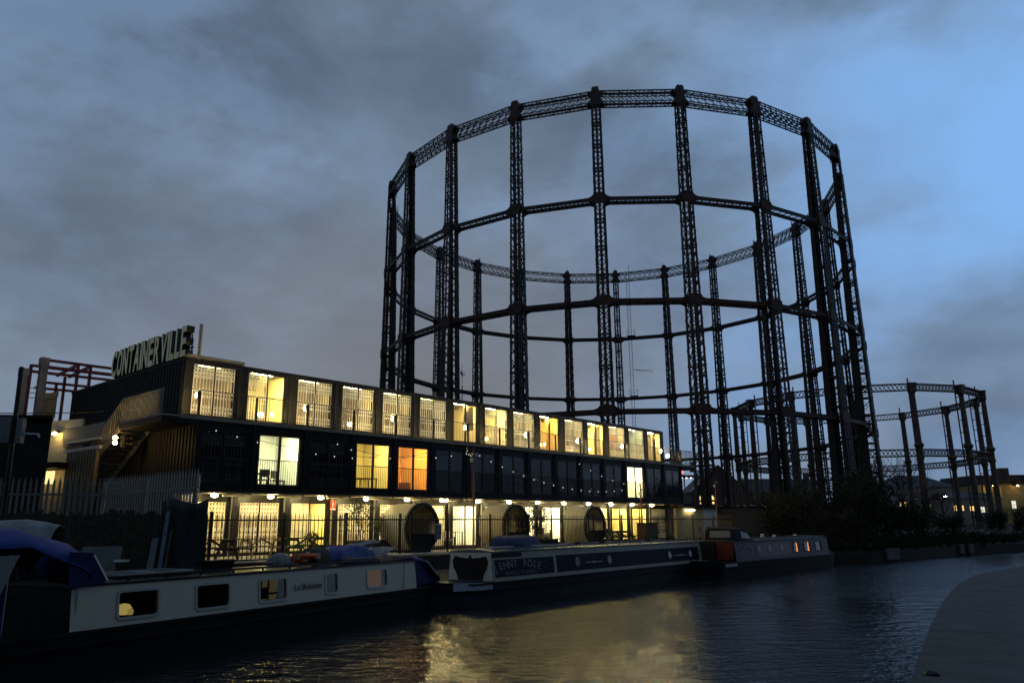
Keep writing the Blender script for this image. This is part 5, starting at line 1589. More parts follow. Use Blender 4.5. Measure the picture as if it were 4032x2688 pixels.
def leaf_cloud(nleaf, rx, ry, rz, size, seed, clumps=9, z0=0.0, up=0.3):
    rnd = random.Random(seed)
    cl = []
    for _ in range(clumps):
        u, v, w_ = rnd.uniform(-1, 1), rnd.uniform(-1, 1), rnd.uniform(-0.8, 1)
        k = max(1.0, math.sqrt(u * u + v * v + w_ * w_))
        cl.append((u / k * rx * 0.75, v / k * ry * 0.75, z0 + w_ / k * rz * 0.75, rnd.uniform(0.28, 0.55)))
    s = MB()
    for _ in range(nleaf):
        cx, cy, cz, cr = rnd.choice(cl)
        while True:
            a, b, c = rnd.gauss(0, 0.5), rnd.gauss(0, 0.5), rnd.gauss(0, 0.5)
            if a * a + b * b + c * c < 1.6:
                break
        p = Vector((cx + a * rx * cr, cy + b * ry * cr, cz + c * rz * cr))
        d = Vector((rnd.uniform(-1, 1), rnd.uniform(-1, 1), rnd.uniform(-1, 1) + up)).normalized()
        e = d.cross(Vector((rnd.uniform(-1, 1), rnd.uniform(-1, 1), rnd.uniform(-1, 1)))).normalized()
        l_ = size * rnd.uniform(0.6, 1.4)
        s.quad(p, p + d * l_ * 0.5 + e * l_ * 0.28, p + d * l_, p + d * l_ * 0.5 - e * l_ * 0.28)
    return s
def twigs(s, base, d, L, r, depth, rnd, spread=0.55):
    base = Vector(base); d = Vector(d).normalized()
    e = base + d * L
    s.tube(base, e, r, r * 0.65, n=5, cap=False)
    if depth == 0:
        return
    for _ in range(rnd.choice((2, 3, 3))):
        nd = (d + Vector((rnd.uniform(-1, 1), rnd.uniform(-1, 1), rnd.uniform(-0.3, 0.7))) * spread).normalized()
        twigs(s, base + d * L * rnd.uniform(0.55, 1.0), nd, L * rnd.uniform(0.6, 0.85), r * 0.6, depth - 1, rnd, spread)
M_leaf = mat('dark_evergreen_leaf', (0.014, 0.019, 0.009), 0.7, 0, 0.4, 6.0, spec=0.05)
M_leafl = mat('yard_shrub_leaf', (0.055, 0.075, 0.03), 0.5, 0, 0.4, 6.0)
M_bark = mat('bark', (0.035, 0.028, 0.02), 0.85, 0, 0.3, 6.0)
M_pot = mat('dark_planter', (0.018, 0.017, 0.016), 0.6)
def potted(s_, dl, h, w_, seed, label, dens=520, box=(0.5, 0.3, 0.55), leaf=0.10):
    t = thing('potted_shrub', label, 'potted plant', tuple(bp(s_, dl, 1.40)), BA)
    s = MB(); a, b, c = box
    s.hexa([(-a * 0.9, -b * 0.9, 0), (a * 0.9, -b * 0.9, 0), (a * 0.9, b * 0.9, 0), (-a * 0.9, b * 0.9, 0), (-a, -b, c), (a, -b, c), (a, b, c), (-a, b, c)]); s.obj('planter', M_pot, t)
    rnd = random.Random(seed); s = MB()
    for _ in range(4):
        twigs(s, (rnd.uniform(-a, a) * 0.5, rnd.uniform(-b, b) * 0.5, c), (rnd.uniform(-0.2, 0.2), rnd.uniform(-0.2, 0.2), 1), h * 0.42, 0.018, 3, rnd)
    s.obj('stems', M_bark, t)
    leaf_cloud(dens, w_, w_ * 0.7, h * 0.5, leaf, seed, 10, c + h * 0.5).obj('foliage', M_leafl, t)
potted(7.55, -2.1, 2.0, 0.95, 3, 'tall leafy shrub in a dark trough in front of the fourth ground floor doors')
potted(8.75, -2.3, 1.1, 0.6, 14, 'low leafy shrub in a dark trough left of the leftmost pod', 300)
potted(11.3, -2.0, 2.1, 0.8, 5, 'tall leafy shrub in a pot right of the leftmost pod', 420, (0.3, 0.3, 0.5))
potted(19.6, -2.6, 1.9, 0.8, 6, 'leafy shrub in a pot between the middle and rightmost pods', 520, (0.3, 0.3, 0.5))
potted(24.7, -3.5, 0.6, 0.6, 9, 'low grassy planter at the foot of the rightmost pod', 320, (0.5, 0.25, 0.3), 0.12)
potted(4.15, -3.4, 0.75, 0.35, 29, 'small bushy plant on the green picnic table side', 200, (0.2, 0.2, 0.3), 0.08)
# branching bush in front of the middle pod
t_ = thing('feathery_bush', 'feathery dark bush growing in front of the middle pod', 'bush', tuple(bp(16.0, -4.75, 1.30)), BA)
rnd = random.Random(31); s = MB()
for _ in range(5):
    twigs(s, (rnd.uniform(-0.2, 0.2), 0, 0), (rnd.uniform(-0.45, 0.45), 0, 1), 0.85, 0.02, 4, rnd, 0.6)
s.obj('stems', M_bark, t_); leaf_cloud(650, 1.0, 0.4, 0.85, 0.10, 32, 12, 1.25).obj('foliage', M_leaf, t_)
t_ = thing('wheeled_cabinet', 'brown timber cabinet standing against the canal railing', 'cabinet', tuple(bp(26.75, -5.0, 1.32)), BA)
s = MB(); s.box(-0.68, 0.68, -0.3, 0.3, 0.04, 1.22); s.obj('body', mat('brown_cabinet', (0.085, 0.052, 0.025), 0.7, 0, 0.3, 3.0), t_); s = MB(); s.box(-0.72, 0.72, -0.33, 0.33, 1.222, 1.28); s.obj('top', M_picd, t_)
s = MB(); s.box(-0.01, 0.01, -0.31, -0.301, 0.1, 1.18); s.obj('door_gap', M_podrim, t_)
# rust coloured festoon poles with their strings of bulbs
M_pole = mat('rusty_pole', (0.15, 0.055, 0.028), 0.6, 0, 0.3, 3.0)
polespec = [(12.35, -4.5, 4.80, 'rust coloured festoon pole left of the middle pod'), (26.95, -4.5, 3.55, 'rust coloured festoon pole above the brown cabinet'), (36.7, -4.5, 4.30, 'rust coloured festoon pole beyond the right end of the containers')]
for s_, dl, h, lb_ in polespec:
    t = thing('festoon_pole', lb_, 'pole', tuple(bp(s_, dl, 1.40)), BA, 'festoon poles along the railing')
    s = MB(); s.tube((0, 0, 0), (0, 0, h), 0.055, 0.05, n=10); s.obj('shaft', M_pole, t)
    s = MB(); s.box(0.05, 0.22, -0.07, 0.07, h - 0.42, h - 0.28); s.box(-0.2, -0.05, -0.07, 0.07, h - 0.72, h - 0.52); s.obj('junction_box', mat('pale_box', (0.32, 0.31, 0.28), 0.5), t)
M_bulb = emis('festoon_bulb', (1.0, 0.95, 0.85), 0.9)
M_cable = mat('black_cable', (0.012, 0.012, 0.012), 0.6)
def string(p, q, sag, n, label):
    t = thing('festoon_string', label, 'string lights', (0, 0, 0), 0, 'festoon light strings')
    p, q = Vector(p), Vector(q); s = MB(); pts = []
    for i in range(25):
        f = i / 24; c = p.lerp(q, f); c.z -= sag * 4 * f * (1 - f); pts.append(c)
    for a, b in zip(pts, pts[1:]):
        s.bar(a, b, 0.016)
    s.obj('cable', M_cable, t)
    for i in range(n):
        f = (i + 0.5) / n; c = p.lerp(q, f); c.z -= sag * 4 * f * (1 - f)
        bl = MB(); bl.tube(c, c - Vector((0, 0, 0.07)), 0.014, n=6); h_ = bl.obj('lamp_holder', M_cable, t)
        bulb('bulb', c.x, c.y, c.z - 0.10, 0.024, 0.030, M_bulb, h_)
P1, P2, P3 = bp(12.35, -4.5, 6.05), bp(26.95, -4.5, 4.85), bp(36.7, -4.5, 5.6)
string(bp(0.3, -1.55, 6.5), P1, 0.75, 15, 'festoon string from the left end of the terrace to the first rusty pole')
string(P1, bp(14.8, -1.55, 6.6), 0.25, 4, 'short festoon string from the first rusty pole up to the terrace')
string(P1, P2, 0.9, 18, 'festoon string slung between the first and second rusty poles')
string(P2, bp(24.2, -1.55, 6.5), 0.3, 6, 'short festoon string from the second rusty pole up to the terrace')
string(bp(6.2, -1.55, 6.4), bp(12.3, -1.6, 6.2), 0.5, 8, 'festoon string sagging across the yellow and orange windows')
# furniture and people-less clutter seen through the lit doors
def chair(loc, rz, label, m):
    t = thing('chair', label, 'chair', tuple(loc), rz, 'chairs in the lit rooms')
    s = MB(); s.box(-0.22, 0.22, -0.22, 0.22, 0.43, 0.47); s.obj('seat', m, t)
    s = MB(); s.box(-0.2, 0.2, 0.19, 0.22, 0.55, 0.88); s.obj('backrest', m, t)
    for x in (-0.19, 0.19):
        for y in (-0.19, 0.2):
            s = MB(); s.box(x - 0.014, x + 0.014, y - 0.014, y + 0.014, 0, 0.43 if y < 0 else 0.88); s.obj('leg', M_rail, t)
def desk(loc, rz, L, label, m):
    t = thing('desk', label, 'desk', tuple(loc), rz)
    s = MB(); s.box(-L / 2, L / 2, -0.33, 0.33, 0.70, 0.74); s.obj('top', m, t)
    for x in (-L / 2 + 0.05, L / 2 - 0.05):
        for y in (-0.28, 0.28):
            s = MB(); s.box(x - 0.02, x + 0.02, y - 0.02, y + 0.02, 0, 0.70); s.obj('leg', M_rail, t)
M_dkf = mat('dark_furniture', (0.04, 0.035, 0.03), 0.5); M_grf = mat('grey_furniture', (0.16, 0.16, 0.15), 0.5); M_wdf = mat('wood_furniture', (0.20, 0.11, 0.05), 0.5)
mz = MI_Z + 0.09
desk(bp(3.05, -0.75, mz), BA, 1.0, 'grey desk inside the green lit middle floor window', M_grf)
chair(bp(4.1, -0.8, mz), BA + 0.4, 'chair right of the desk inside the green lit window', M_dkf)
chair(bp(3.3, -1.0, mz), BA + 2.8, 'chair at the desk inside the green lit window', M_grf)
t_ = thing('orange_carton', 'orange carton on the desk inside the green lit window', 'box', tuple(bp(2.9, -0.85, mz + 0.745)), BA); s = MB(); s.box(-0.12, 0.12, -0.1, 0.1, 0, 0.2); s.obj('carton', mat('orange_carton', (0.7, 0.14, 0.02), 0.6), t_); s = MB(); s.box(-0.122, 0.122, -0.102, -0.1, 0.08, 0.12); s.obj('tape', M_gate, t_)
desk(bp(8.9, -0.6, mz), BA, 1.05, 'low table inside the yellow lit middle floor window', M_wdf)
t_ = thing('tall_locker', 'tall grey locker at the left inside the yellow lit window', 'locker', tuple(bp(7.95, -0.5, mz)), BA); s = MB(); s.box(-0.15, 0.15, -0.2, 0.2, 0, 1.05); s.obj('body', M_grf, t_); s = MB(); s.box(0.08, 0.10, -0.215, -0.201, 0.5, 0.62); s.obj('handle', M_dkf, t_)
t_ = thing('brown_cupboard', 'brown cupboard inside the orange lit middle floor window', 'cupboard', tuple(bp(11.5, -0.5, mz)), BA); s = MB(); s.box(-0.22, 0.22, -0.2, 0.2, 0, 0.62); s.obj('body', M_wdf, t_); s = MB(); s.box(-0.008, 0.008, -0.21, -0.201, 0.04, 0.58); s.obj('door_gap', M_dkf, t_)
chair(bp(10.55, -0.7, mz), BA + 0.9, 'chair inside the orange lit window by the cupboard', M_dkf)
t_ = thing('framed_picture', 'small dark framed picture inside the orange lit window', 'picture', tuple(bp(10.75, 0.82, mz + 0.95)), BA); s = MB(); s.box(-0.26, 0.26, -0.02, 0.0, 0, 0.36); s.obj('frame', M_dkf, t_); s = MB(); s.box(-0.2, 0.2, -0.024, -0.021, 0.06, 0.3); s.obj('print', mat('ochre_print', (0.5, 0.25, 0.08), 0.7), t_)
gz = GR_Z + 0.09
for k, (s_, lb_) in enumerate(((15.5, 'chair inside the bright ground floor room right of the first rusty pole'), (18.0, 'chair inside the bright ground floor room behind the middle pod'), (20.6, 'chair in the bright ground floor room left of the rightmost pod'), (23.3, 'chair in the bright ground floor room behind the rightmost pod'))):
    chair(bp(s_ + 0.3, 0.7, gz), BA + 0.7 * k, lb_, M_dkf)
    desk(bp(s_ + 1.1, 1.2, gz), BA, 0.9, lb_.replace('chair', 'desk'), M_grf)
chair(bp(13.4, -1.6, 1.40), BA + 2.2, 'chair outside the bright doors beside the first rusty pole', mat('pale_chair', (0.42, 0.34, 0.22), 0.6))
t_ = thing('paper_lantern', 'round pale paper lantern hanging in the ninth upper window', 'lantern', tuple(bp(20.85, 0.6, UP_Z + 1.9)), BA)
s = MB(); s.lathe([(0.04, -0.24), (0.17, -0.18), (0.25, 0.0), (0.17, 0.18), (0.04, 0.24)], n=18); s.obj('shade', mat('paper_shade', (0.62, 0.62, 0.45), 0.9), t_, smooth=True); s = MB(); s.tube((0, 0, 0.24), (0, 0, 0.52), 0.006, n=5); s.obj('cord', M_cable, t_)
t_ = thing('window_plant', 'trailing green plant in the tenth upper window', 'plant', tuple(bp(23.2, 0.45, UP_Z + 0.1)), BA)
s = MB(); s.lathe([(0.10, 0), (0.14, 0.25), (0.12, 0.25)], n=10); s.obj('pot', M_wdf, t_)
leaf_cloud(160, 0.28, 0.2, 0.85, 0.12, 77, 8, 1.25).obj('foliage', mat('houseplant_leaf', (0.06, 0.13, 0.03), 0.5), t_)

# ================================================================== beyond the right end of the containers
pw = thing('lit_passage_wall', 'lit beige rendered wall with tube lamp just right of the containers', 'wall', tuple(bp(39.0, -0.6, 0)), BA)
s = MB(); s.box(-1.2, 3.0, 0, 0.2, 1.3, 3.70); s.obj('render', mat('beige_render', (0.40, 0.33, 0.18), 0.8, 0, 0.25, 1.5, 0.4, 6.0), pw)
s = MB(); s.box(3.0, 5.3, -0.05, 0.2, 1.3, 3.72); s.obj('white_panel', mat('white_panel', (0.50, 0.50, 0.49), 0.6, 0, 0.12), pw)
s = MB(); s.box(-1.6, 5.6, -0.4, 0.6, 3.73, 3.85); s.obj('roof_slab', M_cont, pw)
s = MB(); s.box(0.05, 1.35, -0.20, -0.10, 3.56, 3.62); l_ = s.obj('lamp', M_rail, pw)
s = MB(); s.box(0.05, 1.35, -0.19, -0.11, 3.50, 3.555); s.obj('tube', emis('tube_light', (1.0, 0.85, 0.48), 22.0), l_)
for q_, (x, lb_) in enumerate(((0.6, 'dark garden chair by the lit beige wall'), (2.0, 'second dark garden chair by the lit beige wall'))):
    chair(bp(39.0 + x, -1.7, 1.40), BA + 1.2 * q_, lb_, M_dkf)
# long dark retaining wall below the gasholder
rw = thing('retaining_wall', 'long dark brick wall between the containers and the gasholder', 'wall', (0, 0, 0))
M_brk = bpy.data.materials.new('dark_brickwork'); M_brk.use_nodes = True
nt = M_brk.node_tree; bt = nt.nodes.new('ShaderNodeTexBrick'); bt.inputs['Color1'].default_value = (0.030, 0.022, 0.016, 1); bt.inputs['Color2'].default_value = (0.042, 0.03, 0.022, 1); bt.inputs['Mortar'].default_value = (0.03, 0.028, 0.025, 1); bt.inputs['Scale'].default_value = 4.4
tcx = nt.nodes.new('ShaderNodeTexCoord'); mpx = nt.nodes.new('ShaderNodeMapping'); mpx.inputs['Rotation'].default_value = (R(90), 0, 0); nt.links.new(tcx.outputs['Object'], mpx.inputs[0]); nt.links.new(mpx.outputs[0], bt.inputs['Vector']); nt.links.new(bt.outputs[0], nt.nodes['Principled BSDF'].inputs['Base Color']); nt.nodes['Principled BSDF'].inputs['Roughness'].default_value = 0.85
a, b = bp(44.4, -0.4), Vector((30.0, 66.0, 0))
d_ = (b - a).normalized(); n_ = Vector((-d_.y, d_.x, 0)) * 0.35
s = MB(); s.hexa([(a.x, a.y, 1.2), (b.x, b.y, 1.2), (b.x + n_.x, b.y + n_.y, 1.2), (a.x + n_.x, a.y + n_.y, 1.2), (a.x, a.y, 3.80), (b.x, b.y, 3.5), (b.x + n_.x, b.y + n_.y, 3.5), (a.x + n_.x, a.y + n_.y, 3.80)]); s.obj('brickwork', M_brk, rw)
s = MB(); s.hexa([(a.x - n_.x * 0.2, a.y - n_.y * 0.2, 3.803), (b.x - n_.x * 0.2, b.y - n_.y * 0.2, 3.503), (b.x + n_.x * 1.2, b.y + n_.y * 1.2, 3.503), (a.x + n_.x * 1.2, a.y + n_.y * 1.2, 3.803),
                  (a.x - n_.x * 0.2, a.y - n_.y * 0.2, 3.90), (b.x - n_.x * 0.2, b.y - n_.y * 0.2, 3.60), (b.x + n_.x * 1.2, b.y + n_.y * 1.2, 3.60), (a.x + n_.x * 1.2, a.y + n_.y * 1.2, 3.90)]); s.obj('coping', M_cont, rw)
# bushes on the bank
bush_var = [leaf_cloud(2600, 2.6, 2.0, 1.9, 0.20, 100 + i, 16, 1.7).mesh('foliage', M_leaf) for i in range(4)]
stem_var = []
for i in range(3):
    rnd = random.Random(200 + i); s = MB()
    for _ in range(6):
        twigs(s, (rnd.uniform(-0.6, 0.6), rnd.uniform(-0.5, 0.5), 0), (rnd.uniform(-0.5, 0.5), rnd.uniform(-0.4, 0.4), 1), 1.5, 0.05, 4, rnd, 0.6)
    stem_var.append(s.mesh('stems', M_bark))
bush_at = [
    (21.5, 53.5, 0.75, 'low dark bush on the bank just past the maroon boat bow'), (19.2, 57.0, 0.95, 'dark bush against the brick wall behind the maroon boat'),
    (25.0, 58.5, 1.0, 'broad dark bush below the gasholder, first past the brick wall'), (29.2, 61.5, 0.95, 'tall dark bush under the middle of the gasholder bank'),
    (26.5, 63.5, 1.5, 'tallest dark bush covering the foot of a near gasholder column'), (33.0, 65.0, 0.75, 'dark bush in front of the right hand gasholder columns'),
    (37.5, 68.5, 0.7, 'dark bush under the right edge of the tall gasholder'), (42.5, 71.0, 0.62, 'dark bush between the two gasholders on the bank'),
    (47.5, 74.5, 0.62, 'dark bush on the bank under the lower gasholder'), (53.0, 77.5, 0.62, 'dark bush on the bank right of the pale shed'),
    (59.0, 81.0, 0.7, 'dark bush near the right edge of the photo'), (65.5, 84.0, 0.75, 'dark bush at the far right edge of the bank'), (23.0, 66.0, 1.3, 'dark bush behind the brick wall at the gasholder base')]
for i, (x, y, k, lb_) in enumerate(bush_at):
    t = thing('bank_bush', lb_, 'bush', (x, y, 1.2), i * 1.3, 'dark bushes along the far bank')
    for nm_, me in (('foliage', bush_var[i % 4]), ('stems', stem_var[i % 3])):
        o = link(nm_, me, t); o.scale = (k, k, k * (0.85 + 0.2 * (i % 3)))
# scrub creeping along the foot of the wall and the water's edge
rnd = random.Random(41); s = MB()
for i in range(9000):
    j = rnd.randrange(6, 13)
    f = rnd.random(); a = Vector(EDGE[j]).lerp(Vector(EDGE[j + 1]), f) if j + 1 < len(EDGE) else Vector(EDGE[j])
    nn = OFF[j][3]; p = a + nn * abs(rnd.gauss(0, 1.6)); z = 0.65 + min(0.7, (p - a).length * 0.2)
    d = Vector((rnd.uniform(-0.6, 0.6), rnd.uniform(-0.6, 0.6), rnd.uniform(-0.2, 1))).normalized(); e = d.cross(Vector((0.3, 0.8, 0.1))).normalized(); l_ = rnd.uniform(0.12, 0.45)
    q_ = Vector((p.x, p.y, z + rnd.uniform(0, 0.35)))
    s.quad(q_, q_ + d * l_ * 0.5 + e * 0.05, q_ + d * l_, q_ + d * l_ * 0.5 - e * 0.05)
o = stuff(s.obj('bank_scrub', M_leaf)); tag(o, 'low dark scrub and grass along the far water edge', 'scrub')
# pale stones of the canal wall showing at the right
for q_, (x, y, w_, lb_) in enumerate(((24.7, 52.7, 1.9, 'broad pale patch of canal wall past the maroon boat'), (34.9, 61.6, 0.9, 'small pale block in the canal wall at the right'), (33.8, 60.9, 0.8, 'dull grey block beside the small pale one in the canal wall'))):
    t = thing('wall_block', lb_, 'stone block', (x, y, 0), math.atan2(6.1, 6.5)); s = MB(); s.box(-w_ / 2, w_ / 2, -0.10, 0.05, 0.12, 0.72); s.obj('block', mat('pale_stone', (0.075, 0.072, 0.066), 0.85, 0, 0.4, 3.0, 0.5, 7.0), t); s = MB(); s.box(-w_ / 2 - 0.05, w_ / 2 + 0.05, -0.14, 0.05, 0.722, 0.80); s.obj('coping', mat('pale_stone', (0.13, 0.125, 0.115), 0.85), t)
# bare trees behind
for i, (x, y, h, lb_) in enumerate(((38.0, 84.0, 3.4, 'bare tree standing inside the right side of the tall gasholder'), (47.0, 96.0, 3.8, 'bare tree between the two gasholders'), (96.0, 178.0, 3.6, 'bare tree beside the low hip roofed building'), (57.0, 160.0, 3.2, 'bare tree by the row of houses'))):
    t = thing('bare_tree', lb_, 'tree', (x, y, 1.3), i * 0.8, 'bare winter trees'); rnd = random.Random(300 + i)
    s = MB(); s.tube((0, 0, 0), (0.1, 0, h), 0.22, 0.15, n=8); s.obj('trunk', M_bark, t)
    s = MB()
    for _ in range(6):
        twigs(s, (0.1, 0, h * rnd.uniform(0.6, 1.0)), (rnd.uniform(-0.7, 0.7), rnd.uniform(-0.7, 0.7), 1), h * 0.55, 0.09, 5, rnd, 0.6)
    s.obj('crown', M_bark, t)

# ================================================================== houses and sheds in the distance
M_hb = mat('dusk_brick', (0.075, 0.045, 0.032), 0.85, 0, 0.25, 0.6); M_slate = mat('dark_slate', (0.016, 0.016, 0.018), 0.6, 0, 0.25, 0.8); M_wfr = mat('white_window_frame', (0.45, 0.44, 0.42), 0.6)
LITW = {1: emis('house_window_warm', (1.0, 0.66, 0.22), 1.5), 2: emis('house_window_white', (1.0, 0.9, 0.7), 1.1), 0: mat('dark_glass', (0.01, 0.012, 0.015), 0.08), 3: emis('house_window_dim', (1.0, 0.66, 0.3), 0.35)}
def house(name, label, cat, x0, x1, y0, y1, ze, zr, ridge, wins, mw=None, band=None, z0=1.3, chim=(), group=None):
    t = thing(name, label, cat, ((x0 + x1) / 2, y0, 0), 0, group); X0, X1, D = -(x1 - x0) / 2, (x1 - x0) / 2, y1 - y0
    cx = (x0 + x1) / 2
    ho = [(a - cx - w_ / 2, a - cx + w_ / 2, b - h_ / 2, b + h_ / 2) for a, b, w_, h_, l in wins]
    s = MB(); s.wall(X0, X1, z0, ze, [h for h in ho if h[3] < ze], 0, 0.25)
    s.quad((X0, 0.26, z0), (X0, D, z0), (X0, D, ze), (X0, 0.26, ze)); s.quad((X1, D, z0), (X1, 0.26, z0), (X1, 0.26, ze), (X1, D, ze)); s.quad((X1, D, z0), (X0, D, z0), (X0, D, ze), (X1, D, ze))
    if ridge == 'gable':
        s.quad((X0, 0, ze), (X1, 0, ze), (0, 0, zr))
    s.obj('wall', mw or M_hb, t)
    s = MB(); o = 0.35
    if ridge == 'gable':
        s.quad((X0 - o, -o, ze - 0.2), (0, -o, zr + 0.1), (0, D, zr + 0.1), (X0 - o, D, ze - 0.2)); s.quad((0, -o, zr + 0.1), (X1 + o, -o, ze - 0.2), (X1 + o, D, ze - 0.2), (0, D, zr + 0.1))
    elif ridge == 'hip':
        i = min(D / 2, (X1 - X0) * 0.3)
        s.quad((X0 - o, -o, ze), (X1 + o, -o, ze), (X1 - i, D / 2, zr), (X0 + i, D / 2, zr)); s.quad((X1 + o, D + o, ze), (X0 - o, D + o, ze), (X0 + i, D / 2, zr), (X1 - i, D / 2, zr))
        s.quad((X0 - o, D + o, ze), (X0 - o, -o, ze), (X0 + i, D / 2, zr)); s.quad((X1 + o, -o, ze), (X1 + o, D + o, ze), (X1 - i, D / 2, zr))
    elif ridge == 'long':
        s.quad((X0 - o, -o, ze), (X1 + o, -o, ze), (X1 + o, D / 2, zr), (X0 - o, D / 2, zr)); s.quad((X1 + o, D + o, ze), (X0 - o, D + o, ze), (X0 - o, D / 2, zr), (X1 + o, D / 2, zr))
        s.quad((X0 - o, -o, ze), (X0 - o, D / 2, zr), (X0 - o, D + o, ze)); s.quad((X1 + o, D + o, ze), (X1 + o, D / 2, zr), (X1 + o, -o, ze))
    else:
        s.box(X0 - o, X1 + o, -o, D, ze + 0.002, zr)
    rf = s.obj('roof', M_slate, t)
    for c_ in chim:
        s = MB(); s.box(c_ - cx - 0.5, c_ - cx + 0.5, D / 2 - 0.6, D / 2 + 0.6, zr - 1.0, zr + 1.3); s.obj('chimney', M_hb, rf)
    for (a, b, c_, d_), wv in zip(ho, wins):
        s = MB(); q_ = 0.10
        s.box(a, a + q_, 0.05, 0.14, c_, d_); s.box(b - q_, b, 0.05, 0.14, c_, d_); s.box(a + q_, b - q_, 0.05, 0.14, d_ - q_, d_); s.box(a + q_, b - q_, 0.05, 0.14, c_, c_ + q_); s.box(a + q_, b - q_, 0.06, 0.13, (c_ + d_) / 2 - 0.04, (c_ + d_) / 2 + 0.04); s.box((a + b) / 2 - 0.04, (a + b) / 2 + 0.04, 0.065, 0.125, c_ + q_, d_ - q_)
        f_ = s.obj('window', M_wfr, t)
        s = MB(); s.quad((a, 0.16, c_), (b, 0.16, c_), (b, 0.16, d_), (a, 0.16, d_)); s.obj('pane', LITW[wv[4]], f_)
    if band:
        s = MB(); s.box(X0 - 0.02, X1 + 0.02, -0.06, -0.004, band, band + 0.3); s.obj('string_course', M_wfr, t)
    return t
house('gabled_house', 'brick house with steep dark gable behind the left of the gasholder', 'house', 38.5, 51.0, 172, 184, 9.4, 14.9, 'gable', [(40.9, 7.6, 1.3, 2.0, 1), (43.5, 7.6, 1.3, 2.0, 1), (40.9, 5.0, 1.3, 1.8, 1), (45.9, 7.6, 1.2, 2.0, 0), (48.4, 5.0, 1.2, 1.8, 0)], None, 6.0, chim=(40.5,))
house('terraced_house', 'dark slate roofed terraced house with white window frames left of the pale column', 'house', 51.3, 58.0, 172, 182, 9.0, 12.2, 'long', [(52.3, 10.0 - 1.9, 1.2, 1.7, 0), (55.2, 8.1, 1.2, 1.7, 0), (53.0, 5.0, 1.4, 1.8, 3), (55.1, 5.2, 1.7, 2.0, 1)], None, 6.2, group='terraced houses beyond the gasholder')
house('terraced_house', 'slate roofed terraced house with one bright lit lower window', 'house', 58.2, 66.5, 173, 183, 9.0, 12.1, 'long', [(59.6, 8.0, 1.2, 1.7, 2), (62.6, 8.0, 1.2, 1.7, 0), (60.2, 5.2, 1.8, 2.0, 1), (64.0, 5.1, 1.4, 1.8, 0)], None, 6.2, chim=(66.0,), group='terraced houses beyond the gasholder')
house('low_annexe', 'low flat roofed brick annexe at the left of the gabled house', 'house', 34.0, 38.3, 171, 178, 6.4, 6.8, 'flat', [(36.3, 4.6, 1.2, 1.4, 0)], None)
house('hip_roofed_building', 'low building with wide dark hipped roof seen between the gasholder columns', 'building', 91.5, 107.5, 192, 206, 10.6, 13.8, 'hip', [(94.0, 6.6, 1.8, 1.2, 1), (101.0, 6.2, 2.6, 1.4, 1), (104.0, 6.1, 2.2, 1.2, 1), (97.5, 8.6, 1.2, 1.6, 0)], mat('pale_render', (0.16, 0.145, 0.125), 0.8))
house('grey_roofed_shed', 'shed with pale reflecting roof and lit windows below the hipped roof', 'shed', 99.5, 110.0, 182, 190, 7.6, 8.9, 'long', [(101.8, 5.4, 2.4, 1.3, 1), (104.8, 5.3, 1.2, 1.2, 1), (107.2, 5.0, 1.6, 1.4, 2)], mat('pale_render', (0.16, 0.145, 0.125), 0.8))
rb = house('red_brick_warehouse', 'red brick warehouse with yellow lit wall at the right edge', 'warehouse', 111.0, 138.0, 190, 205, 11.0, 13.2, 'flat', [(119.5, 6.2, 1.2, 2.0, 2)], mat('yellow_lit_brick', (0.30, 0.235, 0.10), 0.8, 0, 0.2, 0.8))  # red brick wall coloured yellow for the lamplight falling on it
s = MB(); s.box(-5.8, -3.8, 2, 4, 13.2, 15.0); s.obj('lift_tower', M_hb, rb)
s = MB(); s.box(-12.2, -11.0, -0.12, -0.01, 5.0, 10.4); s.obj('roller_shutter', mat('yellow_shutter', (0.72, 0.50, 0.03), 0.6), rb)
s = MB(); s.box(-9.2, -7.6, -0.12, -0.01, 8.0, 10.4); s.obj('wall_sign', mat('yellow_sign', (0.75, 0.6, 0.06), 0.6), rb)
for xx in (-10.2, -4.5, 2.0):
    s = MB(); s.box(xx - 0.25, xx + 0.25, -1.4, -0.02, 10.7, 10.85); l_ = s.obj('lamp', M_rail, rb); bulb('lamp_lens', xx, -1.6, 10.6, 0.22, 0.14, emis('warehouse_light', (1.0, 0.62, 0.2), 60.0), l_)
# a street lamp that lights the near columns of the lower gasholder
def street_lamp(x, y, h, lb_, col, L, r_=0.16):
    t = thing('street_lamp', lb_, 'street lamp', (x, y, 1.3), 0, 'street lamps beyond the gasholder')
    s = MB(); s.tube((0, 0, 0), (0, 0, h), 0.09, 0.06, n=8); s.bar((0, 0, h), (0.9, -0.2, h + 0.15), 0.07); s.obj('post', M_rail, t)
    s = MB(); s.box(0.6, 1.2, -0.4, 0.0, h + 0.16, h + 0.28); s.obj('lamp_head', M_rail, t)
    bulb('lamp_lens', 0.9, -0.2, h + 0.06, r_, 0.09, emis('street_light_%d' % int(x), col, L), t)
street_lamp(46.0, 118.0, 5.2, 'street lamp between the houses and the lower gasholder, lighting its columns', (1.0, 0.72, 0.34), 900.0)
street_lamp(86.0, 160.0, 6.0, 'orange street lamp glowing through the right gasholder column', (1.0, 0.5, 0.16), 300.0, 0.25)
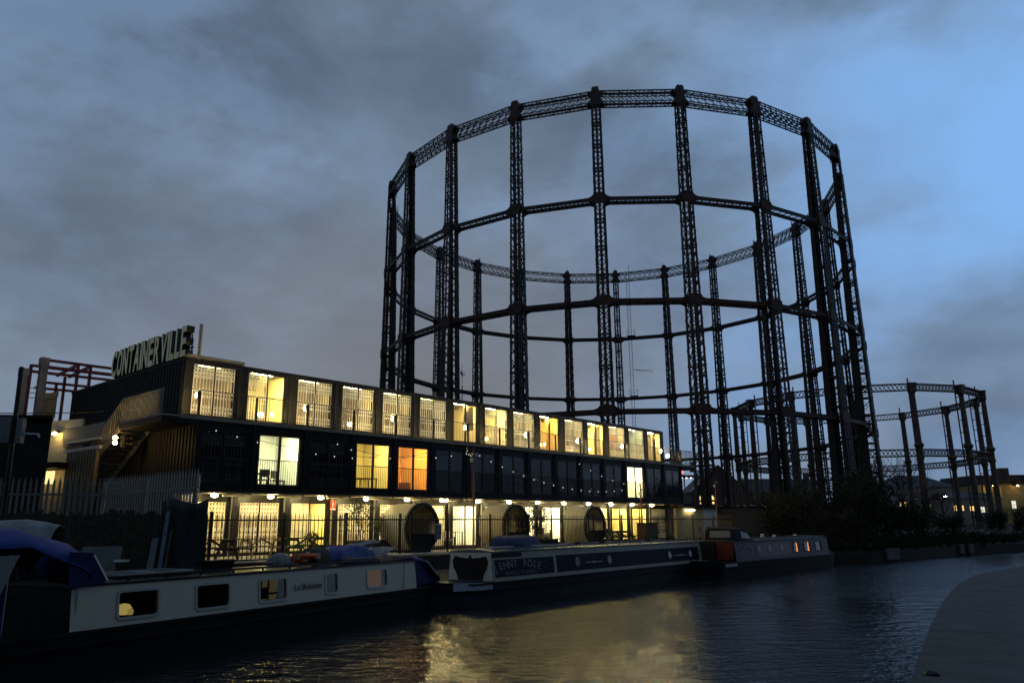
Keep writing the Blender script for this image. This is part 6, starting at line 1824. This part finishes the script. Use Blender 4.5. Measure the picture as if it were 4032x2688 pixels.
# far crane with its red warning light
t_ = thing('tower_crane', 'distant tower crane top with a red warning light left of the gabled house', 'crane', (90.0, 420.0, 1.3))
s = MB()
for dx_, dy_ in ((-0.9, -0.9), (0.9, -0.9), (0.9, 0.9), (-0.9, 0.9)):
    s.bar((dx_, dy_, 0), (dx_, dy_, 27.0), 0.25)
for i in range(13):
    s.bar((-0.9, -0.9, 2 * i), (0.9, -0.9, 2 * i + 2), 0.15); s.bar((0.9, 0.9, 2 * i), (0.9, -0.9, 2 * i + 2), 0.15)
s.obj('mast', M_iron, t_); s = MB(); s.box(-2, 14, -0.6, 0.6, 25.2, 26.6); s.obj('jib', M_iron, t_)
bulb('warning_light', 0, 0, 28.2, 0.7, 0.7, emis('red_warning_light', (1.0, 0.06, 0.05), 6.0), t_)
for q_ in range(3):
    bulb('work_light', -0.5 + 2.4 * q_, -1.0, 25.0, 0.4, 0.3, emis('white_work_light', (1, 0.95, 0.85), 4.0), t_)

# ================================================================== far left: dark shed, pole and cables
sh = thing('dark_shed', 'black shed at the far left behind the palisade fence', 'shed', (-20.6, 28.0, 0))
s = MB(); s.hexa([(-6, 0, 1.3), (3.95, 0, 1.3), (0.2, 6, 1.3), (-6, 6, 1.3), (-6, 0, 6.45), (3.95, 0, 6.45), (0.2, 6, 6.45), (-6, 6, 6.45)]); s.obj('wall', M_cont, sh); s = MB(); s.hexa([(-6.2, -0.2, 6.455), (4.05, -0.2, 6.455), (0.2, 6.2, 6.455), (-6.2, 6.2, 6.455), (-6.2, -0.2, 6.75), (4.05, -0.2, 6.55), (0.2, 6.2, 6.7), (-6.2, 6.2, 6.9)]); s.obj('roof', M_cont, sh)
t_ = thing('utility_pole', 'dark pole with pale grey boxes at the far left', 'pole', (-13.45, 21.0, 1.2))
s = MB(); s.tube((0, 0, 0), (-0.08, 0, 5.7), 0.07, 0.06, n=10); s.obj('shaft', M_rail, t_)
s = MB(); s.box(-0.52, -0.10, -0.1, 0.12, 3.62, 4.32); s.box(0.05, 0.20, -0.08, 0.1, 3.6, 4.28); s.obj('junction_box', mat('grey_box', (0.10, 0.105, 0.11), 0.6), t_)
s = MB(); s.tube((0.2, 0, 3.86), (0.62, 0, 3.84), 0.03, n=8); s.tube((0.62, 0, 3.84), (0.66, 0, 3.74), 0.03, n=8); s.obj('conduit', mat('pale_conduit', (0.26, 0.27, 0.27), 0.5), t_)
t_ = thing('overhead_cable', 'thin black cable crossing the far left to the container block', 'cable', (0, 0, 0))
s = MB(); pr_ = None
for i in range(16):
    f = i / 15; p = Vector((-24, 20.5, 6.5)).lerp(bp(-0.1, 3.5, 7.6), f); p.z -= 0.9 * f * (1 - f) * 2
    if pr_ is not None: s.bar(pr_, p, 0.035)
    pr_ = p
s.obj('cable', M_cable, t_)

# ================================================================== the near side: unseen flats, added to keep evening sky light off canal and boats
for i, (cx, cy_, w_, h, rz, lb_) in enumerate(((-42, -16, 23, 15, math.pi, 'unseen four storey brick flats added behind the left of the towpath to block sky light'), (-8, -9, 11, 16, math.pi, 'unseen five storey brick flats added straight behind the viewpoint to block sky light'), (26.0, 13.0, 30, 15, -2.264, 'unseen brick warehouse flats added beside the towpath on the right to block sky light'))):
    t = thing('sky_blocking_flats', lb_, 'building', (cx, cy_, 0), rz, 'unseen flats added to block sky light')
    ho = [(-w_ + 1.5 + 3.2 * a, -w_ + 2.9 + 3.2 * a, 2.2 + 2.9 * b, 3.8 + 2.9 * b) for a in range(int((2 * w_ - 2) / 3.2)) for b in range(int((h - 2) / 2.9))]
    s = MB(); s.wall(-w_, w_, 0.7, h, ho, 0, 0.3); s.obj('wall', M_hb, t)
    s = MB(); s.box(-w_, w_, 0.31, 12, 0.7, h - 0.02); s.obj('dark_interior', M_cont, t)
    s = MB(); s.box(-w_ - 0.3, w_ + 0.3, -0.3, 12.3, h + 0.002, h + 0.4); s.obj('roof', M_slate, t)
